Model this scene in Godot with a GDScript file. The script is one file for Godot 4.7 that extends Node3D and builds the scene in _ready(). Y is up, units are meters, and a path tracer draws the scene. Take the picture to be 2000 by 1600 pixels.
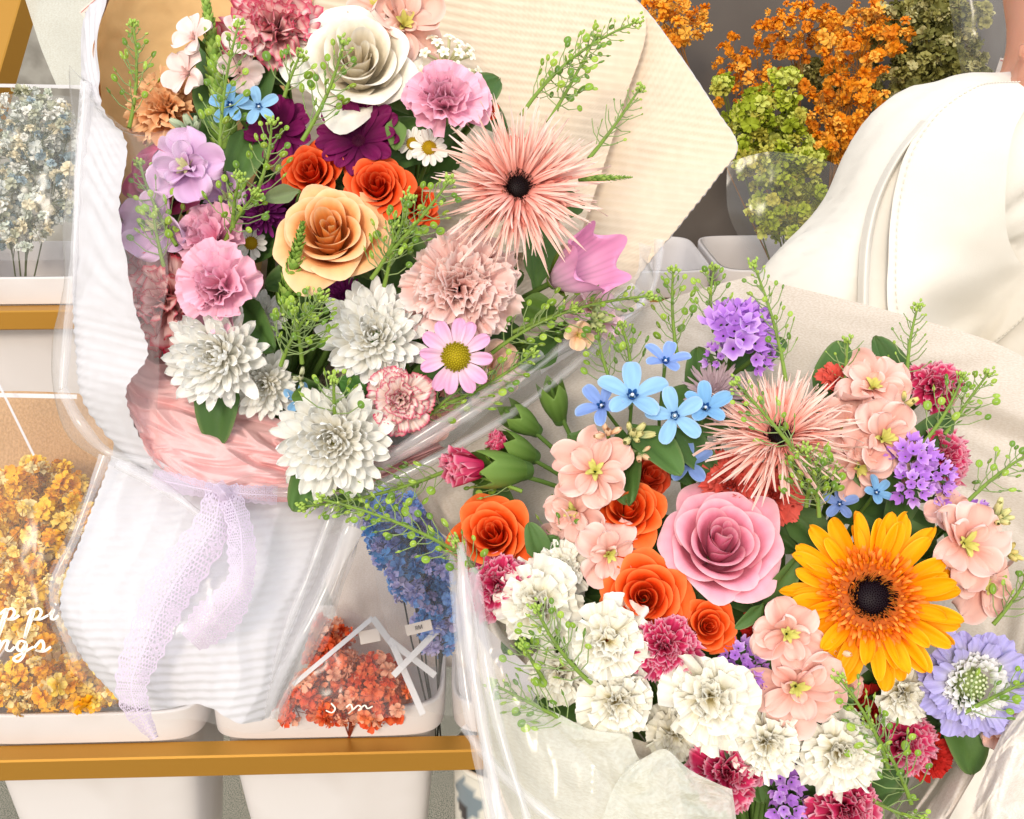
extends Node3D

const FOC := 2198.0
var view := Transform3D()
var rng := RandomNumberGenerator.new()
var M := {}
var used := {}
var pods := []
var puffs := []

func _ready() -> void:
	rng.seed = 20240
	# camera
	view = Transform3D(Basis(Vector3.RIGHT, deg_to_rad(-22.0)), Vector3(0, 1.45, 0))
	var cam := Camera3D.new()
	cam.name = "camera"
	cam.fov = 40.0
	cam.near = 0.02
	cam.far = 60.0
	cam.transform = view
	add_child(cam)
	cam.current = true
	# sky
	var sky_m := ProceduralSkyMaterial.new()
	sky_m.sky_top_color = Color("dbe0e8")
	sky_m.sky_horizon_color = Color("f4f2f0")
	sky_m.sky_curve = 0.3
	sky_m.ground_horizon_color = Color("dad5d0")
	sky_m.ground_bottom_color = Color("aaa5a0")
	sky_m.sun_angle_max = 0.0
	var sky := Sky.new()
	sky.sky_material = sky_m
	var env := Environment.new()
	env.background_mode = Environment.BG_SKY
	env.sky = sky
	env.background_energy_multiplier = 1.45
	env.tonemap_mode = Environment.TONE_MAPPER_LINEAR
	env.tonemap_exposure = 1.17
	env.sdfgi_enabled = true
	env.ssao_enabled = true
	env.ssil_enabled = true
	var we := WorldEnvironment.new()
	we.name = "environment"
	we.environment = env
	add_child(we)
	# sun, softened, high on the left behind the viewer
	var sun := DirectionalLight3D.new()
	sun.name = "sun"
	sun.light_color = Color("fff2e0")
	sun.light_energy = 0.5
	sun.light_angular_distance = 14.0
	sun.shadow_enabled = true
	sun.basis = Basis.looking_at(Vector3(0.2, -0.52, -0.9).normalized())
	add_child(sun)
	make_materials()
	make_pods()
	make_puffs()
	build_setting()
	build_bunches()
	build_person()
	build_wraps()
	build_first_bouquet()
	build_second_bouquet()

# ---------------------------------------------------------------- helpers
func C(h: String) -> Color:
	return Color(h).srgb_to_linear()

func spot(x: float, y: float, d: float) -> Vector3:
	return view * Vector3((x - 1000.0) / FOC * d, (800.0 - y) / FOC * d, -d)

func numbered(called: String) -> String:
	var k: int = used.get(called, 0)
	used[called] = k + 1
	return called if k == 0 else "%s_%03d" % [called, k]

func thing(called: String, label: String, category: String, group := "", xf := Transform3D()) -> Node3D:
	var o := Node3D.new()
	o.name = numbered(called)
	add_child(o)
	o.transform = xf
	o.set_meta("label", label)
	o.set_meta("category", category)
	if group != "":
		o.set_meta("group", group)
	return o

func part(parent: Node, called: String, mesh: Mesh, mat: Material, xf := Transform3D()) -> MeshInstance3D:
	var o := MeshInstance3D.new()
	o.name = called
	o.mesh = mesh
	o.material_override = mat
	o.transform = xf
	parent.add_child(o, true)
	return o

func structure(called: String, mesh: Mesh, mat: Material, xf := Transform3D()) -> MeshInstance3D:
	var o := part(self, called, mesh, mat, xf)
	o.set_meta("kind", "structure")
	return o

func facing(n: Vector3, spin := 0.0) -> Basis:
	var y := n.normalized()
	var x := y.cross(Vector3(0.31, 0.9, 0.3)).normalized()
	var z := x.cross(y)
	return Basis(x, y, z) * Basis(Vector3.UP, spin)

# facing direction from how far the head leans to the right / up of the viewer
func lean(dx: float, dy: float) -> Vector3:
	return view.basis * Vector3(dx, dy, 1.0).normalized()

func grid(pos: PackedVector3Array, cols: PackedColorArray, nu: int, nv: int, uv := PackedVector2Array()) -> ArrayMesh:
	var nor := PackedVector3Array()
	nor.resize(pos.size())
	var w := nu + 1
	for j in nv + 1:
		var j0 := maxi(j - 1, 0)
		var j1 := mini(j + 1, nv)
		for i in w:
			var du := pos[j * w + mini(i + 1, nu)] - pos[j * w + maxi(i - 1, 0)]
			var dv := pos[j1 * w + i] - pos[j0 * w + i]
			var n := dv.cross(du)
			nor[j * w + i] = n.normalized() if n.length_squared() > 1e-20 else (nor[j0 * w + i] if j > 0 else Vector3.UP)
	var idx := PackedInt32Array()
	for j in nv:
		for i in nu:
			var a := j * w + i
			idx.append_array([a, a + 1, a + w, a + 1, a + w + 1, a + w])
	var arr := []
	arr.resize(Mesh.ARRAY_MAX)
	arr[Mesh.ARRAY_VERTEX] = pos
	arr[Mesh.ARRAY_NORMAL] = nor
	if cols.size() > 0:
		arr[Mesh.ARRAY_COLOR] = cols
	if uv.size() > 0:
		arr[Mesh.ARRAY_TEX_UV] = uv
	arr[Mesh.ARRAY_INDEX] = idx
	var m := ArrayMesh.new()
	m.add_surface_from_arrays(Mesh.PRIMITIVE_TRIANGLES, arr)
	return m

# collects tubes, beads and small faces into one mesh
class Acc:
	var v := PackedVector3Array()
	var n := PackedVector3Array()
	var c := PackedColorArray()
	var ix := PackedInt32Array()
	func tube(path: Array, r0: float, r1: float, col: Color, sides := 5) -> void:
		var base := v.size()
		var cnt := path.size()
		for k in cnt:
			var t: Vector3 = (path[mini(k + 1, cnt - 1)] - path[maxi(k - 1, 0)]).normalized()
			var a := t.cross(Vector3(0.23, 0.31, 0.92)).normalized()
			var b := t.cross(a)
			var r := lerpf(r0, r1, float(k) / maxf(cnt - 1, 1))
			for s in sides:
				var d := a * cos(TAU * s / sides) + b * sin(TAU * s / sides)
				v.append(path[k] + d * r)
				n.append(d)
				c.append(col)
		for k in cnt - 1:
			for s in sides:
				var p := base + k * sides + s
				var q := base + k * sides + (s + 1) % sides
				ix.append_array([p, p + sides, q, q, p + sides, q + sides])
	func bead(at: Vector3, r: float, col: Color, sc := Vector3.ONE, seg := 6, rings := 4, bs := Basis()) -> void:
		var base := v.size()
		for j in rings + 1:
			var th := PI * j / rings
			for i in seg:
				var d := Vector3(sin(th) * cos(TAU * i / seg), cos(th), sin(th) * sin(TAU * i / seg))
				v.append(at + bs * (d * r * sc))
				n.append((bs * (d / sc)).normalized())
				c.append(col)
		for j in rings:
			for i in seg:
				var p := base + j * seg + i
				var q := base + j * seg + (i + 1) % seg
				ix.append_array([p, p + seg, q, q, p + seg, q + seg])
	func add(m: ArrayMesh, xf: Transform3D) -> void:
		var a := m.surface_get_arrays(0)
		var base := v.size()
		var pv: PackedVector3Array = a[Mesh.ARRAY_VERTEX]
		var pn: PackedVector3Array = a[Mesh.ARRAY_NORMAL]
		for k in pv.size():
			v.append(xf * pv[k])
			n.append((xf.basis * pn[k]).normalized())
		if a[Mesh.ARRAY_COLOR] != null:
			c.append_array(a[Mesh.ARRAY_COLOR])
		else:
			for k in pv.size():
				c.append(Color.WHITE)
		for k in a[Mesh.ARRAY_INDEX]:
			ix.append(base + k)
	func mesh() -> ArrayMesh:
		var arr := []
		arr.resize(Mesh.ARRAY_MAX)
		arr[Mesh.ARRAY_VERTEX] = v
		arr[Mesh.ARRAY_NORMAL] = n
		arr[Mesh.ARRAY_COLOR] = c
		arr[Mesh.ARRAY_INDEX] = ix
		var m := ArrayMesh.new()
		m.add_surface_from_arrays(Mesh.PRIMITIVE_TRIANGLES, arr)
		return m

func box_mesh(size: Vector3, bevel: float) -> ArrayMesh:
	# a box with chamfered edges: rounded-rectangle loops from bottom to top
	var a := Acc.new()
	var h := size / 2.0
	var loops := [[-h.y, bevel], [-h.y + bevel, 0.0], [h.y - bevel, 0.0], [h.y, bevel]]
	var pts := []
	for lp in loops:
		var e: float = lp[1]
		var hx := h.x - e
		var hz := h.z - e
		var row := []
		for q in [[1, 1], [-1, 1], [-1, -1], [1, -1]]:
			var first := Vector3(q[0] * hx, lp[0], q[1] * (hz - bevel))
			var second := Vector3(q[0] * (hx - bevel), lp[0], q[1] * hz)
			if q[0] * q[1] > 0:
				row.append_array([first, second])
			else:
				row.append_array([second, first])
		pts.append(row)
	var st := SurfaceTool.new()
	st.begin(Mesh.PRIMITIVE_TRIANGLES)
	st.set_smooth_group(-1)
	for j in 3:
		for i in 8:
			var p: Vector3 = pts[j][i]
			var q: Vector3 = pts[j][(i + 1) % 8]
			var r: Vector3 = pts[j + 1][i]
			var s: Vector3 = pts[j + 1][(i + 1) % 8]
			for x in [p, q, r, q, s, r]:
				st.add_vertex(x)
	for j in [0, 3]:
		for i in range(1, 7):
			for x in ([pts[j][0], pts[j][i], pts[j][i + 1]] if j == 3 else [pts[j][0], pts[j][i + 1], pts[j][i]]):
				st.add_vertex(x)
	st.generate_normals()
	return st.commit()

# a smooth sheet through rows of points
func along(row: Array, u: float, closed: bool) -> Vector3:
	var n := row.size()
	var spans := n if closed else n - 1
	var f := clampf(u, 0.0, 1.0) * spans
	var k := mini(int(f), spans - 1)
	var t := f - k
	var a: Vector3 = row[k % n]
	var b: Vector3 = row[(k + 1) % n]
	var p: Vector3 = row[(k - 1 + n) % n] if closed or k > 0 else a * 2.0 - b
	var q: Vector3 = row[(k + 2) % n] if closed or k + 2 < n else b * 2.0 - a
	return a.cubic_interpolate(b, p, q, t)

func loft(rows: Array, nu: int, nv: int, closed: bool, rib := 0.0, pitch := 0.006, crumple := 0.0, seed_ := 1, tint := Color.WHITE, rib_dir := Vector3.UP, crease := 26.0, pleat := 0.0, pleats := 20.0) -> ArrayMesh:
	var pos := PackedVector3Array()
	var uv := PackedVector2Array()
	var cols := PackedColorArray()
	var grid_rows := []
	for i in nu + 1:
		var column := []
		for r in rows:
			column.append(along(r, float(i) / nu, closed))
		grid_rows.append(column)
	for j in nv + 1:
		for i in nu + 1:
			pos.append(along(grid_rows[i], float(j) / nv, false))
			uv.append(Vector2(float(i) / nu, float(j) / nv))
			cols.append(tint)
	if rib > 0.0 or crumple > 0.0 or pleat > 0.0:
		var noise := FastNoiseLite.new()
		noise.seed = seed_
		noise.noise_type = FastNoiseLite.TYPE_CELLULAR
		noise.cellular_return_type = FastNoiseLite.RETURN_DISTANCE2_SUB
		noise.frequency = absf(crease)
		noise.fractal_type = FastNoiseLite.FRACTAL_NONE
		var fine := noise.duplicate() as FastNoiseLite
		fine.frequency = absf(crease) * 2.7
		fine.seed = seed_ + 31
		var soft := FastNoiseLite.new()
		soft.seed = seed_ + 7
		soft.frequency = 14.0
		soft.fractal_octaves = 2
		var w := nu + 1
		var out := PackedVector3Array()
		out.resize(pos.size())
		for j in nv + 1:
			for i in w:
				var k := j * w + i
				var du := pos[j * w + mini(i + 1, nu)] - pos[j * w + maxi(i - 1, 0)]
				var dv := pos[mini(j + 1, nv) * w + i] - pos[maxi(j - 1, 0) * w + i]
				var n := du.cross(dv).normalized()
				var d := 0.0
				var p := pos[k]
				var pn := p if crease > 0.0 else Vector3(p.x, p.y * 0.22 + p.x * 0.15, p.z)
				if rib > 0.0:
					d += rib * sin(TAU * p.dot(rib_dir) / pitch) + 0.0014 * soft.get_noise_3dv(p)
				if crumple > 0.0:
					d += crumple * (noise.get_noise_3dv(pn) * 1.1 + fine.get_noise_3dv(pn) * 0.4 + soft.get_noise_3dv(p) * 1.2)
				if pleat > 0.0:
					var pu := float(i) / nu * pleats
					d += pleat * (absf(sin(pu * PI + soft.get_noise_3dv(p * 0.6) * 3.0)) - 0.5) * (1.0 - 0.75 * float(j) / nv)
				out[k] = p + n * d
		pos = out
	return grid(pos, cols, nu, nv, uv)

# creased sheet: flat fields that meet in sharp folds, at several sizes
func creased(rows: Array, nu: int, nv: int, sizes: Array, seed_: int) -> ArrayMesh:
	var r := RandomNumberGenerator.new()
	r.seed = seed_
	var warp := FastNoiseLite.new()
	warp.seed = seed_
	warp.frequency = 1.6
	warp.fractal_type = FastNoiseLite.FRACTAL_NONE
	var fields := []
	for q in sizes:
		var h := PackedFloat32Array()
		for k in (q[0] + 3) * (q[1] + 3):
			h.append(r.randf_range(-1.0, 1.0))
		fields.append(h)
	var pos := PackedVector3Array()
	var cols := PackedColorArray()
	for i in nu + 1:
		var column := []
		for q in rows:
			column.append(along(q, float(i) / nu, false))
		for j in nv + 1:
			var p := along(column, float(j) / nv, false)
			var d := 0.0
			for k in sizes.size():
				var q: Array = sizes[k]
				var u := float(i) / nu + 0.16 * warp.get_noise_3d(float(i) / nu * 2.0, float(j) / nv * 2.0, k * 7.0)
				var v := float(j) / nv + 0.20 * warp.get_noise_3d(float(i) / nu * 2.0, float(j) / nv * 2.0, k * 7.0 + 3.0)
				var x: float = clampf(u, 0.0, 1.0) * q[0] + 0.5
				var y: float = clampf(v, 0.0, 1.0) * q[1] + 0.5
				var cx := int(x)
				var cy := int(y)
				x -= cx
				y -= cy
				var w: int = q[1] + 3
				var h: PackedFloat32Array = fields[k]
				var h00 := h[cx * w + cy]
				var h10 := h[(cx + 1) * w + cy]
				var h01 := h[cx * w + cy + 1]
				var h11 := h[(cx + 1) * w + cy + 1]
				d += q[2] * (h00 + (h10 - h00) * x + (h01 - h00) * y if x + y < 1.0 else h11 + (h01 - h11) * (1.0 - x) + (h10 - h11) * (1.0 - y))
			pos.append(p + (view.origin - p).normalized() * d)
			cols.append(Color.WHITE)
	return grid(pos, cols, nv, nu)

func spots(list: Array) -> Array:
	var out := []
	for p in list:
		out.append(spot(p[0], p[1], p[2]))
	return out

# ---------------------------------------------------------------- petals
# a strap, spoon or fan shaped petal growing along +X, its upper face to +Y
func petal(o: Dictionary) -> ArrayMesh:
	var nu: int = o.get("nu", 6)
	var nv: int = o.get("nv", 8)
	var L: float = o.L
	var W: float = o.W
	var base: float = o.get("base", 0.3)
	var peak: float = o.get("peak", 0.55)
	var rnd: float = o.get("rnd", 2.2)
	var fan: bool = o.get("fan", false)
	var arc: float = o.get("arc", 0.2)
	var a0: float = deg_to_rad(o.get("a0", 0.0))
	var a1: float = deg_to_rad(o.get("a1", 0.0))
	var bp: float = o.get("bp", 1.3)
	var cup: float = o.get("cup", 0.5)
	var ruf: float = o.get("ruf", 0.0)
	var rf: float = o.get("rf", 2.0)
	var serr: float = o.get("serr", 0.0)
	var sf: float = o.get("sf", 7.0)
	var groove: float = o.get("groove", 0.0)
	var streak: float = o.get("streak", 0.0)
	var c0: Color = o.c0
	var c1: Color = o.get("c1", c0)
	var ce: Color = o.get("ce", c1)
	var ew: float = o.get("ew", 0.0)
	var twist: float = o.get("twist", 0.0)
	var r := RandomNumberGenerator.new()
	r.seed = o.get("seed", 1)
	var ph := r.randf() * TAU
	var ph2 := r.randf() * TAU
	var pos := PackedVector3Array()
	var cols := PackedColorArray()
	var cx := 0.0
	var cy := 0.0
	var tp := 0.0
	for j in nv + 1:
		var t := float(j) / nv
		if not fan:
			t = 1.0 - pow(1.0 - t, 1.4)
		var ang := lerpf(a0, a1, pow(t, bp))
		cx += cos(ang) * (t - tp) * L
		cy += sin(ang) * (t - tp) * L
		tp = t
		var w: float
		if fan:
			w = W * lerpf(base, 1.0, pow(t, 0.8))
		else:
			w = W * lerpf(base, 1.0, smoothstep(0.0, peak, t))
			if t > peak:
				if rnd < 1.42:
					w *= pow(maxf(1.0 - (t - peak) / (1.0 - peak), 0.02), 0.7)
				else:
					w *= sqrt(maxf(1.0 - pow((t - peak) / (1.0 - peak), rnd), 0.003))
		for i in nu + 1:
			var s := -1.0 + 2.0 * i / nu
			var c := maxf(cup, 0.001)
			var x := w * sin(s * c) / c
			var lift := w * (1.0 - cos(s * c)) / c
			lift += ruf * W * pow(t, 1.5) * (sin(s * rf * PI + ph) + 0.45 * sin(s * rf * 2.3 * PI + ph2 + t * 3.0))
			lift -= groove * W * exp(-s * s * 14.0) * t * (1.0 - t) * 3.0
			lift += twist * W * s * t * t
			var back := 0.0
			if fan:
				back = arc * L * s * s * t
			if serr > 0.0 and t > 0.72:
				var q := s * sf + ph
				back += serr * L * (absf(q - floor(q) - 0.5) * 2.0 + 0.4 * sin(s * 3.0 + ph2)) * smoothstep(0.72, 1.0, t)
			var ax := cx - cos(ang) * back - sin(ang) * lift
			var ay := cy - sin(ang) * back + cos(ang) * lift
			pos.append(Vector3(ax, ay, x))
			var col := c0.lerp(c1, smoothstep(0.0, 0.85, t))
			var e := 0.0
			if ew > 0.0:
				var wob := 0.25 * ew * sin(s * 13.0 + ph)
				e = maxf(smoothstep(1.0 - ew + wob, 1.0, absf(s)) * smoothstep(0.35, 0.85, t), smoothstep(1.0 - ew + wob, 1.0, t))
			if streak > 0.0:
				e = maxf(e, streak * pow(absf(sin(s * 9.0 + ph + sin(t * 5.0 + ph2))), 6.0) * smoothstep(0.3, 0.9, t))
			col = col.lerp(ce, clampf(e, 0.0, 1.0))
			var vein := 1.0 + 0.05 * sin(i * 2.3 + ph) + 0.04 * sin(t * 8.0 + s * 5.0 + ph2)
			cols.append(Color(col.r * vein, col.g * vein, col.b * vein))
	return grid(pos, cols, nu, nv)

# a petal that wraps round the flower's axis, as in a rose
func wrap_petal(o: Dictionary) -> ArrayMesh:
	var nu := 22
	var nv := 11
	var r := RandomNumberGenerator.new()
	r.seed = o.seed
	var ph := r.randf() * TAU
	var R: float = o.R
	var H: float = o.H
	var flare: float = o.flare
	var droop: float = o.droop
	var dphi: float = o.dphi
	var ruf: float = o.get("ruf", 0.03)
	var point: float = o.get("point", 0.0)
	var lip: float = o.get("lip", 0.0)
	var pos := PackedVector3Array()
	var cols := PackedColorArray()
	var c0: Color = o.c0
	var c1: Color = o.c1
	var ce: Color = o.ce
	for j in nv + 1:
		var t := float(j) / nv
		for i in nu + 1:
			var s := -1.0 + 2.0 * i / nu
			var side := 1.0 - pow(absf(s), 2.6) * 0.32
			side += point * exp(-s * s * 18.0) * 0.07
			var tt := t * side
			var rr := R * (0.28 + 0.72 * sin(minf(tt * 1.3, 1.0) * PI / 2.0))
			rr += flare * pow(tt, 2.6) * (1.0 + 0.25 * s * sin(ph))
			rr += R * 0.10 * s
			rr += lip * pow(tt, 7.0)
			var e := ruf * R * pow(t, 2.0) * sin(s * 4.2 + ph)
			rr += e
			var hh := H * tt - droop * pow(maxf(tt - 0.5, 0.0) / 0.5, 2.2) + 0.5 * e
			hh -= lip * 0.45 * pow(tt, 9.0)
			# edges of outer petals fold back
			hh -= point * H * 0.10 * smoothstep(0.8, 1.0, t) * absf(s)
			var phi := s * dphi * (0.5 + 0.5 * sin(minf(t * 1.35, 1.0) * PI / 2.0))
			pos.append(Vector3(rr * cos(phi), hh, rr * sin(phi)))
			var col := c0.lerp(c1, smoothstep(0.1, 0.9, t))
			col = col.lerp(ce, smoothstep(0.86, 1.0, t) * 0.8)
			var vein := 1.0 + 0.05 * sin(i * 2.1 + ph) * t + 0.04 * sin(s * 7.0 + t * 9.0 + ph)
			cols.append(Color(col.r * vein, col.g * vein, col.b * vein))
	return grid(pos, cols, nu, nv)

func leaf_mesh(L: float, W: float, seed_: int, c: Color) -> ArrayMesh:
	return petal({L = L, W = W, base = 0.12, peak = 0.4, rnd = 1.5, a0 = 12.0, a1 = -28.0, cup = 0.35, groove = 0.35, ruf = 0.06, rf = 2.5, c0 = c, c1 = c, ce = c.lerp(Color(0.25, 0.3, 0.12), 0.5), ew = 0.05, seed = seed_, nu = 8, nv = 10})

func tilted(phi: float, elev: float, r0: float, h0: float, sc := 1.0, roll := 0.0) -> Transform3D:
	var b := Basis(Vector3.UP, phi) * Basis(Vector3.BACK, elev) * Basis(Vector3.RIGHT, roll)
	return Transform3D(b.scaled_local(Vector3.ONE * sc), Basis(Vector3.UP, phi) * Vector3(r0, h0, 0.0))

func bump_dome(R: float, H: float, n: int, size: float, c_mid: Color, c_rim: Color, stretch := 1.0) -> ArrayMesh:
	var a := Acc.new()
	a.bead(Vector3.ZERO, R * 0.96, c_mid.lerp(c_rim, 0.5), Vector3(1, H / R, 1), 16, 8)
	for k in n:
		var f := sqrt((k + 0.5) / n)
		var p := Vector3(cos(k * 2.39996) * f * R, H * sqrt(maxf(1.0 - f * f, 0.0)), sin(k * 2.39996) * f * R)
		var nn := Vector3(p.x / R, maxf(p.y / maxf(H, 0.0001), 0.2), p.z / R)
		a.bead(p, size, c_mid.lerp(c_rim, f), Vector3(1, stretch, 1), 5, 3, facing(nn))
	return a.mesh()

# ---------------------------------------------------------------- materials
func mat(col: Color, rough: float, extra := {}) -> StandardMaterial3D:
	var m := StandardMaterial3D.new()
	m.albedo_color = col
	m.roughness = rough
	m.cull_mode = BaseMaterial3D.CULL_DISABLED
	for k in extra:
		m.set(k, extra[k])
	return m

func noise_tex(freq: float, ramp: Array, size := 512, normal := false, bump := 2.0, sd := 3, octaves := 4) -> NoiseTexture2D:
	var t := NoiseTexture2D.new()
	var n := FastNoiseLite.new()
	n.seed = sd
	n.frequency = freq
	n.fractal_octaves = octaves
	t.noise = n
	t.width = size
	t.height = size
	t.seamless = true
	t.as_normal_map = normal
	t.bump_strength = bump
	if ramp.size() > 0:
		var g := Gradient.new()
		g.offsets = ramp[0]
		g.colors = ramp[1]
		t.color_ramp = g
	return t

func make_materials() -> void:
	M.petal = mat(Color.WHITE, 0.62, {vertex_color_use_as_albedo = true, backlight_enabled = true, backlight = Color(0.28, 0.28, 0.28), metallic_specular = 0.3,
		normal_enabled = true, normal_texture = noise_tex(0.05, [], 256, true, 3.0), normal_scale = 0.5, uv1_triplanar = true, uv1_scale = Vector3(90, 90, 90)})
	M.green = mat(Color.WHITE, 0.55, {vertex_color_use_as_albedo = true, metallic_specular = 0.35})
	M.leaf = mat(Color.WHITE, 0.5, {vertex_color_use_as_albedo = true, backlight_enabled = true, backlight = Color(0.35, 0.35, 0.2), metallic_specular = 0.35,
		normal_enabled = true, normal_texture = noise_tex(0.04, [], 256, true, 4.0, 9), normal_scale = 0.4, uv1_triplanar = true, uv1_scale = Vector3(60, 60, 60)})
	var fibre := noise_tex(0.02, [PackedFloat32Array([0.3, 0.7]), PackedColorArray([Color(0.975, 0.97, 0.965), Color(1, 1, 1)])], 512, false, 2.0, 11, 5)
	var fibre_n := noise_tex(0.03, [], 512, true, 3.0, 12, 5)
	M.paper = mat(Color("dad8dc"), 0.8, {albedo_texture = fibre, backlight_enabled = true, backlight = Color(0.3, 0.29, 0.27), uv1_triplanar = true, uv1_scale = Vector3(9, 9, 9), metallic_specular = 0.2})
	M.paper_cream = mat(Color("efdcc4"), 0.8, {albedo_texture = fibre, backlight_enabled = true, backlight = Color(0.4, 0.35, 0.27), uv1_triplanar = true, uv1_scale = Vector3(9, 9, 9), metallic_specular = 0.2})
	M.paper_peach = mat(Color("fad092"), 0.8, {albedo_texture = fibre, backlight_enabled = true, backlight = Color(0.7, 0.5, 0.25), uv1_triplanar = true, uv1_scale = Vector3(9, 9, 9), metallic_specular = 0.2})
	M.tissue = mat(Color("f9c9c8"), 0.6, {albedo_texture = fibre, backlight_enabled = true, backlight = Color(0.35, 0.25, 0.25), uv1_triplanar = true, uv1_scale = Vector3(14, 14, 14)})
	var weave := noise_tex(0.03, [PackedFloat32Array([0.3, 0.5, 0.7]), PackedColorArray([Color(0.94, 0.925, 0.9), Color(0.975, 0.965, 0.95), Color(1, 1, 1)])], 1024, false, 2.0, 21, 5)
	M.fleece = mat(Color("f1e8e0"), 0.85, {albedo_texture = weave, normal_enabled = true, normal_texture = fibre_n, normal_scale = 0.3, backlight_enabled = true, backlight = Color(0.4, 0.38, 0.34), uv1_triplanar = true, uv1_scale = Vector3(14, 34, 14), metallic_specular = 0.2})
	M.fleece_sheer = mat(Color(0.95, 0.955, 0.92, 0.8), 0.85, {transparency = BaseMaterial3D.TRANSPARENCY_ALPHA, albedo_texture = weave, normal_enabled = true, normal_texture = fibre_n, normal_scale = 0.2, backlight_enabled = true, backlight = Color(0.8, 0.8, 0.75), uv1_triplanar = true, uv1_scale = Vector3(10, 24, 10), metallic_specular = 0.2})
	M.film_folded = mat(Color(0.93, 0.92, 0.93, 0.28), 0.2, {transparency = BaseMaterial3D.TRANSPARENCY_ALPHA, metallic_specular = 0.7})
	M.film = mat(Color(1, 1, 1, 0.045), 0.2, {transparency = BaseMaterial3D.TRANSPARENCY_ALPHA, metallic_specular = 0.4})
	M.film_print = mat(Color(0.93, 0.92, 0.93, 0.75), 0.4, {transparency = BaseMaterial3D.TRANSPARENCY_ALPHA})
	M.gold = mat(Color("be8a34"), 0.42, {metallic = 0.55, normal_enabled = true, normal_texture = noise_tex(0.2, [], 256, true, 1.5, 5), normal_scale = 0.2, uv1_triplanar = true, uv1_scale = Vector3(20, 20, 20)})
	M.plastic = mat(Color("e2dcda"), 0.45, {metallic_specular = 0.45, albedo_texture = noise_tex(0.006, [PackedFloat32Array([0.3, 0.7]), PackedColorArray([Color(0.95, 0.94, 0.93), Color(1, 1, 1)])], 256), uv1_triplanar = true, uv1_scale = Vector3(3, 3, 3)})
	M.kraft = mat(Color("c79c6c"), 0.85, {albedo_texture = noise_tex(0.08, [PackedFloat32Array([0.3, 0.7]), PackedColorArray([Color(0.88, 0.86, 0.82), Color(1, 1, 1)])], 512), uv1_triplanar = true, uv1_scale = Vector3(8, 8, 8)})
	M.cotton = mat(Color("ebe5da"), 0.9, {normal_enabled = true, normal_texture = noise_tex(0.25, [], 256, true, 3.0, 15), normal_scale = 0.5, uv1_triplanar = true, uv1_scale = Vector3(30, 30, 30), rim_enabled = true, rim = 0.2, metallic_specular = 0.15})
	M.thread = mat(Color("efe2c4"), 0.9)
	M.skin = mat(Color("d99a80"), 0.5, {subsurf_scatter_enabled = true, subsurf_scatter_strength = 0.3})
	M.tag_paper = mat(Color("f3e4d8"), 0.6)
	M.ink = mat(Color("3a3434"), 0.7)
	M.red_ink = mat(Color("d08078"), 0.7)
	M.dark = mat(Color("3a352f"), 0.8)
	M.trouser = mat(Color("6b625a"), 0.9)
	M.hair = mat(Color("2a1d18"), 0.45)
	M.lace = lace_material()

func lace_material() -> StandardMaterial3D:
	# openwork: net holes, flower motifs, scalloped margins
	var w := 256
	var h := 1024
	var im := Image.create(h, w, false, Image.FORMAT_RGBA8)
	var n := FastNoiseLite.new()
	n.seed = 5
	n.frequency = 0.02
	for y in h:
		for x in w:
			var s := (x / float(w)) * 2.0 - 1.0
			var edge := 0.90 + 0.07 * sin(y * TAU / 64.0)
			var a := 1.0
			var k := absf(s)
			if k > edge:
				a = 0.0
			elif k > edge - 0.07:
				a = 1.0
			else:
				var hx := fposmod(x + 9.0 * floor(y / 15.0), 18.0) - 9.0
				var hy := fposmod(y, 15.0) - 7.5
				var hole := hx * hx + hy * hy < 34.0
				var motif := fposmod(y, 128.0) - 64.0
				var mx := (k - 0.5) * 128.0
				var rr := sqrt(mx * mx + motif * motif)
				var petals := 30.0 + 12.0 * cos(atan2(motif, mx) * 6.0)
				if rr < petals and rr > 7.0:
					hole = fposmod(rr, 9.0) > 7.4
				elif absf(rr - petals) < 4.0:
					hole = true
				if k < 0.05:
					hole = false
				elif k < 0.1:
					hole = fposmod(y, 12.0) > 3.0
				a = 0.0 if hole else 1.0
			var g := 0.94 + 0.06 * n.get_noise_2d(x * 3.0, y * 3.0)
			im.set_pixel(y, x, Color(g, g, g, a))
	var m := mat(Color("e6d6ea"), 0.6, {albedo_texture = ImageTexture.create_from_image(im), transparency = BaseMaterial3D.TRANSPARENCY_ALPHA_SCISSOR, alpha_scissor_threshold = 0.5, backlight_enabled = true, backlight = Color(0.4, 0.36, 0.42)})
	return m

# ---------------------------------------------------------------- display rack
func bar(parent: Node3D, called: String, a: Vector3, b: Vector3, w: float) -> void:
	var d := b - a
	var x := d.normalized()
	var z := x.cross(Vector3.UP).normalized()
	if z.length() < 0.5:
		z = Vector3.BACK
	var y := z.cross(x)
	part(parent, called, box_mesh(Vector3(d.length(), w, w), 0.0015), M.gold, Transform3D(Basis(x, y, z), (a + b) / 2.0))

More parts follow.
